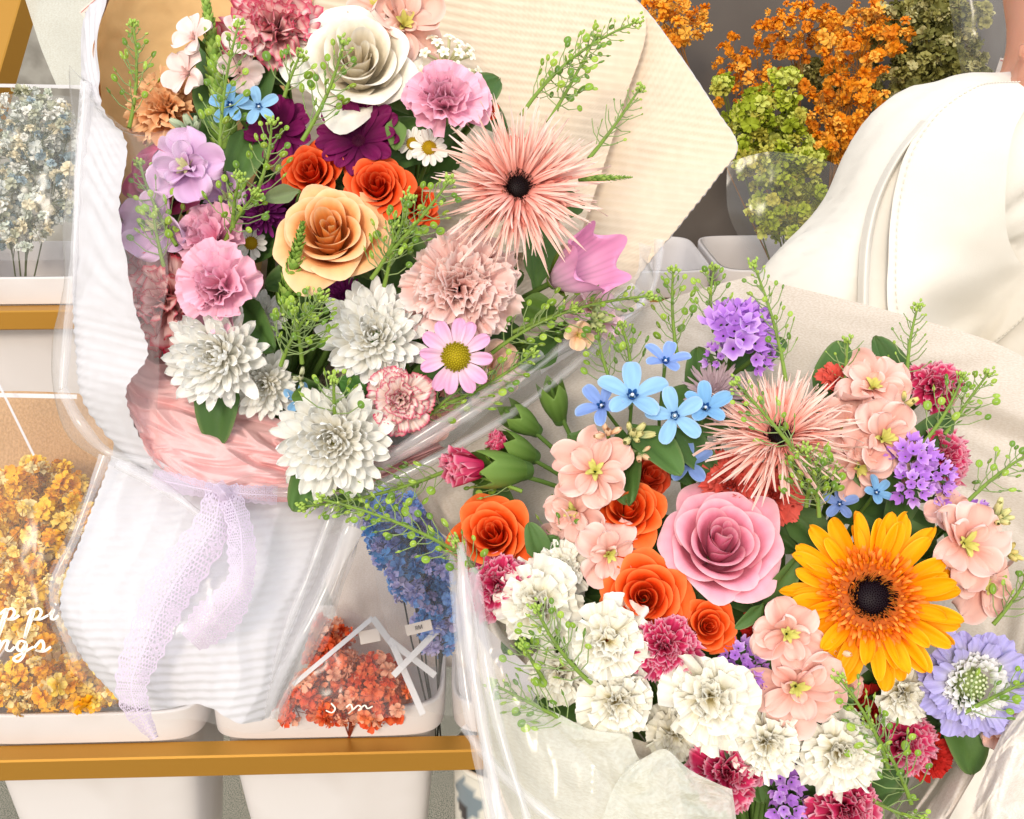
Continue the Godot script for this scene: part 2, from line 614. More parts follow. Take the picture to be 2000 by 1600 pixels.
func bucket_mesh(w: float, dep: float, h: float, rim: float) -> Array:
	# rounded box that narrows to its foot; returns [wall, rim]
	var loops := []
	for q in [[-h, 0.72, 0.7], [-h + 0.006, 0.75, 0.73], [-h * 0.5, 0.84, 0.82], [-0.003, 0.93, 0.92], [-0.001, 0.985, 0.98], [0.0, 1.0, 1.0], [rim * 0.93, 1.005, 1.005], [rim, 0.995, 0.992], [rim, 0.965, 0.955], [rim * 0.6, 0.95, 0.94], [-h * 0.5, 0.80, 0.78], [-h + 0.004, 0.71, 0.69], [-h + 0.004, 0.0, 0.0]]:
		loops.append(q)
	var nu := 48
	var pos := PackedVector3Array()
	for q in loops:
		for i in nu + 1:
			var a := TAU * i / nu
			var ca := cos(a)
			var sa := sin(a)
			var e := 0.28
			pos.append(Vector3(signf(ca) * pow(absf(ca), e) * w / 2.0 * q[1], q[0], signf(sa) * pow(absf(sa), e) * dep / 2.0 * q[2]))
	return [grid(pos, PackedColorArray(), nu, loops.size() - 1)]

func build_setting() -> void:
	var floor_m := mat(Color("b9b3a6"), 0.7, {albedo_texture = noise_tex(0.16, [PackedFloat32Array([0.30, 0.36, 0.44, 0.60]), PackedColorArray([Color("3f5a48"), Color("8d948a"), Color("d8d6cf"), Color("e9e7e2")])], 1024, false, 2.0, 31, 5), uv1_triplanar = true, uv1_world_triplanar = true, uv1_scale = Vector3(2.2, 2.2, 2.2)})
	var pm := PlaneMesh.new()
	pm.size = Vector2(24, 24)
	structure("floor", pm, floor_m)
	var wall_m := mat(Color("9c988f"), 0.8, {albedo_texture = noise_tex(0.02, [PackedFloat32Array([0.3, 0.7]), PackedColorArray([Color(0.82, 0.81, 0.8), Color(1, 1, 1)])], 512, false, 2.0, 41, 5), uv1_triplanar = true, uv1_world_triplanar = true, uv1_scale = Vector3(1, 1, 1)})
	structure("wall", box_mesh(Vector3(12, 3.2, 0.12), 0.004), wall_m, Transform3D(Basis(), Vector3(0, 1.6, -2.5)))

	# the stepped gold rack; buckets hang in its frames by their rims
	var turn := Basis(Vector3.UP, deg_to_rad(2.0))
	var low := spot(397, 1462, 0.98)
	var high := spot(1403, 588, 1.257)
	var r := thing("flower_rack", "gold painted metal rack whose two tiers carry white flower buckets", "rack")
	for tier in [[low, -0.75, 0.425], [high, -1.15, 0.55]]:
		var at: Vector3 = tier[0]
		var a: Vector3 = at + turn * Vector3(tier[1], -0.011, 0.0)
		var b: Vector3 = at + turn * Vector3(tier[2], -0.011, 0.0)
		var back := turn * Vector3(0, 0, -0.19)
		bar(r, "front_bar", a, b, 0.022)
		bar(r, "back_bar", a + back, b + back, 0.022)
		bar(r, "side_bar", a + back * 0.07, a + back * 0.93, 0.022)
		bar(r, "side_bar", b + back * 0.07, b + back * 0.93, 0.022)
		for e in [a, b]:
			bar(r, "leg", Vector3(e.x, 0.0, e.z) + back * 0.03, e + back * 0.03 - Vector3(0, 0.012, 0), 0.022)
			bar(r, "leg", Vector3(e.x, 0.0, e.z) + back * 0.97, e + back * 0.97 - Vector3(0, 0.012, 0), 0.022)
	bar(r, "leaning_leg", spot(52, -45, 1.52), spot(-45, 290, 1.47), 0.034)
	# buckets
	var bk := bucket_mesh(0.206, 0.17, 0.20, 0.030)
	var names_low := ["white plastic bucket holding yellow dried flowers on the lower tier", "white plastic bucket holding coral dried flowers on the lower tier", "white plastic bucket beside the white spotted pot on the lower tier"]
	for k in 3:
		var o := thing("flower_bucket", names_low[k], "bucket", "white buckets hanging in the rack", Transform3D(turn, low + turn * Vector3(-0.106 + 0.2125 * k, 0.002, -0.094)))
		part(o, "shell", bk[0] if k < 2 else bucket_mesh(0.206, 0.17, 0.02, 0.030)[0], M.plastic)
	var names_high := ["white plastic bucket holding pale grey dried flowers on the upper tier", "white plastic bucket with dark stems inside on the upper tier", "white plastic bucket holding orange and lime dried flowers on the upper tier"]
	var xs := [-0.745, -0.1065, 0.1065]
	for k in 3:
		var o := thing("flower_bucket", names_high[k], "bucket", "white buckets hanging in the rack", Transform3D(turn, high + turn * Vector3(xs[k], 0.002, -0.094)))
		part(o, "shell", bk[0], M.plastic)
	# pot under the lower tier
	var foot := spot(990, 1560, 1.04)
	var po := thing("white_pot", "off white round pot with a grey and black painted blotch under the rack", "pot", "", Transform3D(Basis(), Vector3(foot.x, 0.0, foot.z)))
	var pos := PackedVector3Array()
	var cols := PackedColorArray()
	var hy := low.y - 0.026
	var ty := spot(912, 1565, 1.0).y
	for k in 61:
		var h := hy * (0.55 + 0.45 * k / 60.0) if k > 0 else 0.0
		var rad := 0.048 if k > 0 else 0.044
		if k > 57:
			rad = 0.046
		for i in 65:
			var a := TAU * i / 64.0
			pos.append(Vector3(cos(a) * rad, h, sin(a) * rad))
			var u := (a - 2.4) * rad / 0.020
			var v := (h - ty) / 0.018
			var q := u * u + v * v + 0.3 * sin(a * 17.0 + h * 300.0)
			var c := C("ded9cc")
			if q < 1.0:
				c = C("7d8a90")
			if (u - 0.3) * (u - 0.3) * 2.0 + (v + 0.85) * (v + 0.85) < 0.3:
				c = C("2f2928")
			cols.append(c)
	part(po, "body", grid(pos, cols, 64, 60), mat(Color.WHITE, 0.4, {vertex_color_use_as_albedo = true}))
	var lip := Acc.new()
	var ring := []
	for i in 33:
		ring.append(Vector3(cos(TAU * i / 32.0) * 0.046, hy, sin(TAU * i / 32.0) * 0.046))
	lip.tube(ring, 0.003, 0.003, C("ded9cc"), 6)
	part(po, "rim", lip.mesh(), M.green)

# ---------------------------------------------------------------- lettering
func ribbon_stroke(pts: Array, width: float, xf: Transform3D, parent: Node3D, called: String, m: Material) -> void:
	# a flat pen stroke through 2D points
	var p3 := []
	for p in pts:
		p3.append(Vector3(p[0], p[1], 0))
	var n := pts.size() * 5
	var pos := PackedVector3Array()
	for k in n + 1:
		var c := along(p3, float(k) / n, false)
		var d := (along(p3, minf(float(k) / n + 0.01, 1.0), false) - along(p3, maxf(float(k) / n - 0.01, 0.0), false)).normalized()
		var s := Vector3(-d.y, d.x, 0) * width * (0.7 + 0.5 * absf(d.y))
		pos.append(c - s)
		pos.append(c + s)
	part(parent, called, grid(pos, PackedColorArray(), 1, n), m, xf)

func text_part(parent: Node3D, txt: String, size: float, xf: Transform3D, m: Material) -> void:
	var t := TextMesh.new()
	var f := SystemFont.new()
	f.font_names = PackedStringArray(["Droid Sans"])
	t.font = f
	t.text = txt
	t.font_size = 32
	t.pixel_size = size / 32.0
	t.depth = 0.0004
	part(parent, "lettering", t, m, xf)

func tag_at(parent: Node3D, at: Vector3, w: float, h: float, right: Vector3, txt: String, cap := true) -> void:
	var z := (view.origin - at).normalized()
	var x := (right - z * right.dot(z)).normalized()
	var b := Basis(x, z.cross(x), z)
	var t := part(parent, "price_tag", box_mesh(Vector3(w, h, 0.0006), 0.0002), M.tag_paper, Transform3D(b, at))
	if cap:
		for s in [-1, 1]:
			part(t, "border_line", box_mesh(Vector3(w * 0.94, h * 0.05, 0.0003), 0.0001), M.red_ink, Transform3D(Basis(), Vector3(0, s * h * 0.38, 0.0005)))
	if txt != "":
		text_part(t, txt, h * 0.5, Transform3D(Basis(), Vector3(0, 0, 0.0006)), M.ink)

# ---------------------------------------------------------------- dried bunches on the rack
func film_sheet(parent: Node3D, rows: Array, called := "film_sleeve", nu := 30, nv := 20, crumple := 0.004, sd := 3, m: Material = null) -> MeshInstance3D:
	var rr := []
	for r in rows:
		rr.append(spots(r))
	return part(parent, called, loft(rr, nu, nv, false, 0.0, 0.006, crumple, sd, Color.WHITE, Vector3.UP, -24.0), M.film if m == null else m)

func band(parent: Node3D, called: String, a: Vector3, b: Vector3, w: float, m: Material) -> void:
	var x := (b - a).normalized()
	var z := (view.origin - a).normalized()
	z = (z - x * z.dot(x)).normalized()
	part(parent, called, box_mesh(Vector3(a.distance_to(b), w, 0.0006), 0.0002), m, Transform3D(Basis(x, z.cross(x), z), (a + b) / 2.0))

func build_bunches() -> void:
	# pale grey bunch, upper left
	var o := bunch("dried_flower_bunch", "pale grey and cream dried baby's breath in clear film above the upper left bucket", [[60, 240, 80, 70, 60, 1.29], [120, 290, 60, 90, 50, 1.27], [30, 330, 70, 70, 50, 1.27], [60, 400, 90, 60, 50, 1.26], [20, 440, 80, 50, 40, 1.25]], spot(40, 620, 1.33), ["e2e4dc", "d4d9c8", "f0e4c4", "a9bcc2", "efece2", "c4c4a8"], C("6f7458"), 0.0105, 11, 200)
	film_sheet(o, [[[-90, 180, 1.22], [40, 190, 1.21], [150, 190, 1.24], [185, 200, 1.30]], [[-90, 380, 1.2], [40, 380, 1.195], [140, 380, 1.21], [160, 380, 1.28]], [[-90, 505, 1.215], [40, 508, 1.21], [130, 506, 1.215], [150, 500, 1.27]]])
	film_sheet(o, [[[30, -60, 1.36], [110, -60, 1.37], [210, -60, 1.38]], [[80, 90, 1.36], [130, 90, 1.36], [200, 90, 1.37]], [[115, 175, 1.355], [140, 175, 1.355], [180, 180, 1.36]]], "wrapping_sheet", 20, 20, 0.002, 8, M.fleece_sheer)
	band(o, "white_band", spot(-60, 166, 1.34), spot(170, 170, 1.33), 0.004, M.film_print)
	tag_at(o, spot(186, 14, 1.3), 0.035, 0.015, view.basis * Vector3(0.7, 0.62, 0), "RM 10.0")

	# golden bunch, lower left, with its kraft sheet and printed film
	o = bunch("dried_flower_bunch", "golden yellow dried baby's breath in printed film in the lower left bucket", [[80, 960, 90, 60, 55, 1.03], [120, 1060, 70, 90, 45, 1.0], [30, 1060, 60, 90, 45, 1.0], [70, 1190, 90, 80, 50, 0.985], [170, 1330, 70, 50, 40, 0.975], [60, 1340, 90, 50, 50, 0.97]], spot(120, 1560, 1.07), ["ffcf40", "ffc026", "ffde74", "fcb41c", "ffe8a4"], C("b07a1c"), 0.0115, 12, 480)
	part(o, "kraft_sheet", loft([spots([[-60, 765, 1.10], [80, 765, 1.10], [240, 775, 1.10]]), spots([[-60, 950, 1.09], [80, 955, 1.10], [220, 950, 1.09]]), spots([[-40, 1380, 1.06], [80, 1380, 1.08], [240, 1380, 1.06]])], 20, 24, false, 0.0, 0.006, 0.002, 4), M.kraft)
	film_sheet(o, [[[-60, 770, 1.01], [60, 770, 1.0], [200, 790, 1.03]], [[-60, 1000, 0.965], [60, 1000, 0.95], [220, 1000, 0.98]], [[-60, 1250, 0.95], [60, 1250, 0.935], [220, 1250, 0.96]], [[-60, 1392, 0.95], [60, 1394, 0.94], [230, 1396, 0.96]]])
	band(o, "white_band", spot(-50, 771, 1.012), spot(150, 775, 1.02), 0.004, M.film_print)
	band(o, "film_edge", spot(-20, 715, 1.0), spot(66, 890, 0.99), 0.002, M.film_print)
	var z := (view.origin - spot(60, 1230, 0.93)).normalized()
	var tb := Basis(view.basis.x, z.cross(view.basis.x).normalized(), z).orthonormalized()
	var s := 0.93 / FOC
	var pen := mat(Color(0.97, 0.95, 0.9), 0.5)
	var letters := {
		"p1": [[-16, 8], [-4, 18], [-4, 6], [-14, -30], [-16, -36], [-8, 6], [4, 19], [12, 12], [6, 0], [-4, -1], [10, -2], [22, 6]],
		"p2": [[36, 8], [48, 18], [48, 6], [38, -30], [36, -36], [44, 6], [56, 19], [64, 12], [58, 0], [48, -1], [62, -2], [78, 6]],
		"i": [[80, 6], [88, 17], [84, 2], [90, -2], [98, 6]], "dot": [[90, 26], [91, 27], [92, 28]],
		"n": [[-20, -52], [-12, -42], [-14, -62], [-4, -44], [4, -44], [2, -58], [10, -62], [18, -54]],
		"g": [[40, -46], [28, -43], [22, -54], [30, -62], [40, -48], [36, -72], [26, -82], [18, -76], [34, -66], [54, -54]],
		"s": [[56, -56], [68, -42], [74, -52], [70, -62], [58, -60], [74, -63], [88, -54]]}
	var at := spot(15, 1208, 0.925)
	for k in letters:
		var pp := []
		for q in letters[k]:
			pp.append([q[0] * s, q[1] * s])
		ribbon_stroke(pp, 0.0011, Transform3D(tb, at), o, "printed_letter", pen)

	# coral bunch in a folded film cone
	o = bunch("dried_flower_bunch", "coral red dried baby's breath in a white edged film cone", [[640, 1260, 50, 50, 30, 1.0], [700, 1320, 80, 45, 50, 0.99], [640, 1350, 80, 40, 60, 0.985], [740, 1350, 60, 40, 45, 0.985], [580, 1370, 50, 35, 30, 0.98], [690, 1390, 90, 30, 40, 0.975]], spot(650, 1560, 1.06), ["f2683a", "f88e5c", "ea5a30", "fbb896", "f47a48"], C("8c3a26"), 0.0112, 13, 300)
	film_sheet(o, [[[540, 1400, 0.95], [600, 1330, 0.95], [660, 1260, 0.955], [722, 1200, 0.965]], [[560, 1410, 0.95], [640, 1370, 0.945], [720, 1330, 0.95], [770, 1290, 0.96]], [[600, 1420, 0.955], [680, 1405, 0.95], [760, 1400, 0.95], [825, 1400, 0.96]]], "film_sleeve", 30, 20, 0.003, 23)
	film_sheet(o, [[[620, 1180, 1.02], [720, 1200, 1.02], [870, 1300, 1.02]], [[600, 1300, 1.03], [720, 1300, 1.04], [880, 1330, 1.03]], [[590, 1400, 1.03], [720, 1400, 1.04], [870, 1400, 1.03]]], "film_back", 20, 16, 0.004, 24)
	for e in [[572, 1338, 728, 1207], [728, 1207, 768, 1262], [768, 1262, 826, 1396], [768, 1320, 860, 1225], [760, 1250, 850, 1320]]:
		band(o, "white_band", spot(e[0], e[1], 0.944), spot(e[2], e[3], 0.95), 0.0055 if e[0] != 572 else 0.004, M.film_print)
	tag_at(o, spot(818, 1226, 0.94), 0.022, 0.009, view.basis * Vector3(1.0, 0.25, 0), "RM", false)
	tag_at(o, spot(722, 1243, 0.952), 0.017, 0.011, view.basis * Vector3(1.0, 0.2, 0), "", false)
	for st in [[[636, 1388], [648, 1392], [654, 1384], [646, 1374]], [[676, 1382], [684, 1376], [688, 1386], [680, 1394], [692, 1384], [700, 1378], [706, 1384], [700, 1388], [712, 1378], [718, 1384], [728, 1380]]]:
		var pp := []
		for q in st:
			pp.append([(q[0] - 690) * s, (1384 - q[1]) * s])
		ribbon_stroke(pp, 0.0006, Transform3D(tb, spot(690, 1384, 0.938)), o, "printed_letter", pen)

	# blue bunch
	o = bunch("dried_flower_bunch", "blue and violet dried baby's breath between the two big bouquets", [[760, 1000, 70, 40, 40, 0.95], [800, 1060, 80, 60, 60, 0.955], [820, 1130, 60, 50, 70, 0.96], [850, 1010, 30, 40, 20, 0.95], [860, 1220, 40, 60, 40, 0.98]], spot(850, 1500, 1.08), ["84b0ee", "70a4e4", "a8b4f0", "c2bcee", "64a0dc", "d6ccf4"], C("4a4a44"), 0.0104, 14, 220)
	film_sheet(o, [[[700, 960, 0.93], [800, 950, 0.92], [900, 940, 0.93]], [[740, 1130, 0.93], [820, 1140, 0.915], [910, 1130, 0.93]], [[810, 1380, 0.96], [870, 1390, 0.95], [930, 1380, 0.96]]], "film_sleeve", 24, 24, 0.005, 33)
	film_sheet(o, [[[620, 1020, 1.04], [720, 1000, 1.05], [880, 1000, 1.04]], [[640, 1150, 1.05], [740, 1150, 1.06], [900, 1150, 1.05]], [[700, 1300, 1.06], [800, 1300, 1.07], [920, 1300, 1.06]]], "wrapping_sheet", 20, 16, 0.004, 35, M.fleece)

	# orange, lime and olive bunches, upper right
	o = bunch("dried_flower_bunch", "orange dried baby's breath on branching twigs in the upper right bucket", [[1310, 40, 80, 55, 40, 1.31], [1650, 180, 85, 110, 75, 1.25], [1690, 60, 90, 60, 50, 1.30], [1560, 60, 90, 55, 45, 1.34], [1640, 270, 60, 45, 30, 1.235], [1460, 150, 70, 90, 40, 1.36]], spot(1560, 660, 1.36), ["f8a82c", "f29618", "fcbc4c", "e88c20"], C("8c5a20"), 0.0098, 15, 220)
	o = bunch("dried_flower_bunch", "lime green dried baby's breath in dark tinted film beside the white blouse", [[1500, 230, 80, 60, 70, 1.23], [1520, 310, 90, 50, 70, 1.225], [1410, 165, 16, 16, 6, 1.22], [1530, 150, 25, 12, 6, 1.235], [1540, 400, 80, 70, 60, 1.24]], spot(1550, 700, 1.34), ["b8c43a", "a2b030", "d0d468", "c4bc50"], C("5d6430"), 0.0112, 16, 160)
	film_sheet(o, [[[1420, 320, 1.20], [1520, 300, 1.19], [1700, 340, 1.2]], [[1425, 420, 1.2], [1520, 430, 1.185], [1680, 430, 1.2]], [[1480, 510, 1.22], [1540, 512, 1.215], [1660, 510, 1.22]]], "film_sleeve", 24, 20, 0.004, 43)
	o = bunch("dried_flower_bunch", "pale olive dried statice bunch behind the orange twigs", [[1800, 60, 100, 70, 80, 1.34], [1860, 130, 70, 80, 60, 1.35], [1760, 170, 80, 70, 60, 1.33], [1850, 30, 80, 50, 40, 1.37], [1600, 150, 60, 30, 20, 1.38]], spot(1780, 660, 1.40), ["a7a05c", "8f8a48", "c8bf86", "77753c"], C("5c5a30"), 0.0125, 17, 260)
	film_sheet(o, [[[1850, -60, 1.30], [1900, -60, 1.28], [1990, -60, 1.3]], [[1870, 60, 1.30], [1910, 70, 1.28], [1995, 60, 1.3]], [[1890, 180, 1.31], [1920, 180, 1.3], [1990, 180, 1.31]]], "film_sleeve", 24, 20, 0.004, 53)
	tag_at(o, spot(1977, 139, 1.22), 0.032, 0.022, view.basis * Vector3(1.0, -0.2, 0), "", true)
	var back_sheet := thing("wrapping_paper", "dark grey paper sheet standing behind the dried bunches of the upper tier", "paper")
	part(back_sheet, "sheet", loft([spots([[1230, -120, 1.47], [1500, -120, 1.49], [1800, -120, 1.49], [2120, -120, 1.47]]), spots([[1230, 200, 1.46], [1500, 200, 1.48], [1800, 200, 1.48], [2120, 200, 1.46]]), spots([[1230, 520, 1.45], [1500, 520, 1.46], [1800, 520, 1.46], [2120, 520, 1.45]])], 30, 24, false, 0.0, 0.006, 0.004, 61), mat(Color("4e443b"), 0.6))

# ---------------------------------------------------------------- bouquet wrapping
func neck_a(deg: float) -> Vector3:
	var a := deg_to_rad(deg)
	var p := spot(450 + 175 * cos(a), 962 + 30 * cos(a), 0.648 + 0.042 * sin(a))
	return p

func build_wraps() -> void:
	var st := [
		[430, 947, .600, 440, 957, .605, 265], [340, 917, .595, 330, 935, .600, 235], [288, 882, .590, 232, 872, .600, 215], [247, 770, .576, 163, 780, .600, 200],
		[287, 692, .568, 148, 685, .600, 190], [264, 600, .566, 142, 590, .605, 182], [234, 410, .568, 147, 420, .615, 172], [246, 282, .575, 156, 270, .625, 165],
		[196, 196, .590, 162, 215, .640, 158], [207, 15, .620, 178, 95, .660, 150], [300, -120, .650, 300, 150, .690, 135], [650, -220, .700, 550, 250, .720, 110],
		[1050, -170, .720, 800, 250, .730, 90], [1235, -10, .715, 900, 300, .725, 75], [1318, 92, .710, 950, 380, .715, 60], [1400, 215, .705, 965, 430, .707, 51], [1441, 288, .700, 970, 470, .700, 45], [1400, 350, .69, 955, 520, .692, 38], [1330, 440, .675, 930, 580, .685, 30],
		[1247, 545, .655, 880, 700, .670, 15], [1246, 605, .645, 850, 750, .660, 5], [1000, 747, .625, 780, 860, .640, -20], [760, 902, .610, 650, 930, .620, -45], [560, 962, .602, 540, 967, .608, -70]]
	var rim := []
	var mid := []
	var low := []
	for s in st:
		rim.append(spot(s[0], s[1], s[2]))
		mid.append(spot(s[3], s[4], s[5]))
		low.append(neck_a(s[6]))
	var w := thing("bouquet_wrap", "white ribbed crepe paper wrapped round the peach and white bouquet", "wrapping paper")
	var rd := (view.basis * Vector3(0.16, 1.0, 0.1)).normalized()
	part(w, "outer_sheet", loft([low, mid, rim], 300, 170, true, 0.0006, 0.0052, 0.0, 3, Color.WHITE, rd), M.paper)
	# cream inner sheet on the right, peach one on the left
	var li := []
	var lm := []
	var lr := []
	for s in [[640, -200, .690, 520, 200, .700], [1000, -150, .708, 780, 260, .712], [1215, -20, .704, 880, 300, .708], [1262, 55, .699, 920, 360, .700], [1222, 190, .694, 900, 420, .694], [1175, 335, .682, 880, 470, .684], [1130, 470, .668, 850, 560, .672]]:
		lr.append(spot(s[0], s[1], s[2]))
		lm.append(spot(s[3], s[4], s[5]))
		li.append(spot(500, 930, .68))
	part(w, "inner_sheet", loft([li, lm, lr], 130, 170, false, 0.0006, 0.0052, 0.0, 5, Color.WHITE, rd), M.paper_cream)
	# cream lining of the right side, up to the rim
	li = []
	lm = []
	lr = []
	for q in range(11, 21):
		var s2: Array = st[q]
		lr.append(spot(s2[0] - 2, s2[1], s2[2] - 0.0025))
		lm.append(spot(s2[3], s2[4], s2[5] - 0.006))
		li.append(neck_a(s2[6]) + (view.origin - neck_a(s2[6])) * 0.012)
	part(w, "lining", loft([li, lm, lr], 160, 170, false, 0.0006, 0.0052, 0.0, 3, Color.WHITE, rd), M.paper_cream)
	li = []
	lm = []
	lr = []
	for s in [[212, 200, .604, 215, 330, .635], [212, 20, .624, 250, 260, .650], [320, -110, .645, 330, 200, .668], [520, -190, .672, 450, 180, .680], [700, -210, .690, 560, 180, .694]]:
		lr.append(spot(s[0], s[1], s[2]))
		lm.append(spot(s[3], s[4], s[5]))
		li.append(spot(470, 900, .672))
	part(w, "liner", loft([li, lm, lr], 60, 60, false, 0.0, 0.005, 0.003, 9), M.paper_peach)
	# the flared foot below the tie
	var sk := []
	for row in [[[222, 892, .612], [330, 932, .604], [440, 957, .600], [560, 975, .604], [695, 1000, .625], [600, 985, .68], [440, 960, .695], [290, 920, .68]],
		[[168, 1030, .600], [290, 1070, .588], [410, 1090, .583], [530, 1110, .588], [640, 1130, .612], [560, 1120, .675], [420, 1090, .69], [270, 1050, .67]],
		[[118, 1165, .598], [230, 1230, .578], [370, 1240, .572], [490, 1240, .576], [595, 1270, .604], [520, 1250, .67], [390, 1230, .69], [220, 1200, .665]],
		[[145, 1255, .598], [250, 1310, .578], [380, 1310, .572], [490, 1330, .574], [560, 1345, .602], [500, 1320, .665], [380, 1300, .685], [220, 1280, .66]],
		[[236, 1375, .600], [310, 1388, .582], [388, 1376, .576], [468, 1414, .574], [524, 1402, .598], [480, 1390, .65], [390, 1372, .675], [280, 1375, .65]]]:
		sk.append(spots(row))
	part(w, "flared_foot", loft(sk, 200, 110, true, 0.0004, 0.0046, 0.0, 7, Color.WHITE, (view.basis * Vector3(-0.05, 1, 0)).normalized(), 26.0, 0.0028, 15.0), M.paper)

	# pink tissue, crumpled, tucked inside the front edge
	var ti := thing("tissue_paper", "crumpled pink tissue paper under the white chrysanthemums", "tissue paper")
	part(ti, "crumpled_sheet", creased([spots([[262, 640, .606], [318, 700, .606], [420, 770, .608], [520, 810, .610], [640, 850, .610], [760, 870, .612], [850, 850, .616]]),
		spots([[222, 735, .600], [276, 800, .597], [380, 855, .597], [490, 890, .599], [610, 915, .602], [740, 915, .606], [860, 870, .612]]),
		spots([[240, 795, .601], [284, 880, .596], [340, 932, .591], [440, 966, .592], [570, 980, .595], [720, 945, .601], [870, 875, .611]])], 230, 120, [[10, 3, 0.0085], [22, 7, 0.003]], 78), M.tissue)

	# clear film round the outside
	var f := thing("clear_film", "clear crinkled film around the white paper bouquet", "film")
	var fr := []
	var fm := []
	var fl := []
	for s in [[560, 952, .588, 560, 966, .592], [420, 925, .582, 425, 952, .592], [330, 860, .575, 300, 905, .588], [320, 700, .560, 170, 845, .590], [335, 560, .556, 122, 770, .592], [330, 400, .558, 132, 600, .598], [385, 262, .566, 146, 420, .606], [250, 235, .578, 153, 270, .618], [170, 170, .606, 158, 190, .634]]:
		fr.append(spot(s[0], s[1], s[2]))
		fm.append(spot(s[3], s[4], s[5]))
	var k := 0
	for deg in [285, 265, 240, 215, 200, 190, 180, 172, 165]:
		fl.append(neck_a(deg) + (view.origin - neck_a(deg)) * 0.02)
		k += 1
	part(f, "film_sheet", loft([fl, fm, fr], 60, 40, false, 0.0, 0.006, 0.0028, 91, Color.WHITE, Vector3.UP, -24.0), M.film)
	part(f, "film_sheet", loft([spots([[520, 968, .590], [640, 975, .592], [700, 990, .60]]), spots([[560, 955, .580], [760, 905, .585], [1070, 775, .60], [1282, 570, .62]]).slice(0, 3), spots([[600, 935, .572], [790, 850, .575], [1010, 700, .585]])], 50, 30, false, 0.0, 0.006, 0.006, 92, Color.WHITE, Vector3.UP, -24.0), M.film)
	part(f, "film_sheet", loft([spots([[700, 985, .605], [1055, 778, .625], [1270, 590, .650], [1290, 480, .665]]), spots([[660, 960, .592], [1020, 735, .598], [1230, 570, .625], [1265, 470, .650]])], 60, 14, false, 0.0, 0.006, 0.004, 93, Color.WHITE, Vector3.UP, -24.0), M.film_folded)
	part(f, "film_foot", loft([spots([[212, 880, .604], [330, 925, .592], [440, 950, .588], [560, 968, .592], [705, 1000, .612]]),
		spots([[150, 1030, .590], [290, 1070, .576], [410, 1090, .570], [550, 1110, .576], [675, 1090, .605]]),
		spots([[100, 1170, .588], [230, 1230, .566], [370, 1240, .560], [510, 1240, .566], [625, 1240, .600]]),
		spots([[150, 1300, .590], [270, 1390, .572], [390, 1400, .566], [490, 1425, .568], [540, 1405, .596]])], 70, 50, false, 0.0, 0.006, 0.0035, 94, Color.WHITE, Vector3.UP, -24.0), M.film)
	part(f, "film_gather", loft([spots([[700, 1000, .61], [640, 1200, .60], [560, 1330, .598], [525, 1400, .598]]), spots([[690, 1030, .59], [610, 1210, .585], [540, 1330, .585], [520, 1395, .59]]), spots([[655, 1050, .61], [585, 1220, .60], [530, 1320, .60], [510, 1390, .60]])], 40, 24, false, 0.0, 0.006, 0.004, 96, Color.WHITE, Vector3.UP, -24.0), M.film_folded)

	for r in [[[168, 160, .60], [152, 420, .60], [122, 760, .588]], [[122, 762, .588], [160, 830, .585], [212, 884, .590], [300, 905, .586]], [[205, 890, .59], [150, 1040, .585], [104, 1165, .583], [150, 1290, .585]], [[702, 990, .60], [660, 1130, .596], [600, 1270, .594], [535, 1400, .592]], [[690, 1000, .59], [630, 1150, .588], [575, 1270, .586], [525, 1385, .588]], [[655, 985, .588], [600, 1130, .582], [560, 1230, .582], [512, 1375, .585]],
		[[700, 970, .592], [880, 880, .592], [1060, 765, .603], [1262, 590, .630]], [[640, 965, .588], [850, 850, .585], [1040, 725, .592], [1240, 560, .622]], [[760, 890, .580], [900, 800, .58], [1060, 690, .588]], [[1262, 592, .632], [1282, 540, .645], [1288, 470, .66]], [[405, 940, .583], [470, 960, .58], [560, 962, .585], [650, 955, .588]], [[230, 905, .588], [330, 960, .578], [420, 1030, .572]]]:
		film_ridge(f, r, 0.0022)
	# lace bow
	var lc := thing("lace_ribbon", "pale lilac lace ribbon tied round the white paper bouquet", "ribbon")
	lace_strip(lc, "ribbon_tail", [[432, 950, .574], [415, 1030, .560], [360, 1110, .556], [318, 1180, .553], [285, 1260, .551], [258, 1330, .550], [266, 1380, .551], [302, 1442, .556]], [30, 40, 48, 46, 42, 34, 28, 5], 0.0)
	lace_strip(lc, "ribbon_tail", [[440, 955, .574], [466, 1020, .558], [472, 1080, .550], [470, 1130, .546], [446, 1180, .544], [410, 1215, .546], [374, 1252, .550]], [26, 26, 30, 26, 40, 44, 26], 0.4)
	lace_strip(lc, "ribbon_band", [[300, 935, .588], [360, 948, .578], [420, 960, .572], [480, 965, .575], [540, 968, .585]], [18, 18, 14, 16, 18], 0.1)
	lace_strip(lc, "knot", [[424, 948, .572], [436, 962, .566], [448, 980, .570]], [16, 12, 18], 0.2)

	# fleece wrap of the second bouquet
	var b := thing("bouquet_wrap", "beige translucent fleece paper wrapped round the orange gerbera bouquet", "wrapping paper")
	var rb := []
	var mb := []
	var lb := []
	var k2 := 0
	var brim := [[905, 1180, .575], [878, 1060, .585], [852, 1030, .60], [800, 932, .615], [845, 900, .625], [1000, 770, .645], [1245, 612, .670], [1350, 570, .68], [1440, 546, .688], [1472, 540, .69], [1540, 558, .69], [1760, 614, .690], [1990, 692, .682], [2200, 860, .660], [2150, 1200, .630], [2010, 1340, .600], [1900, 1520, .580], [1820, 1660, .570]]
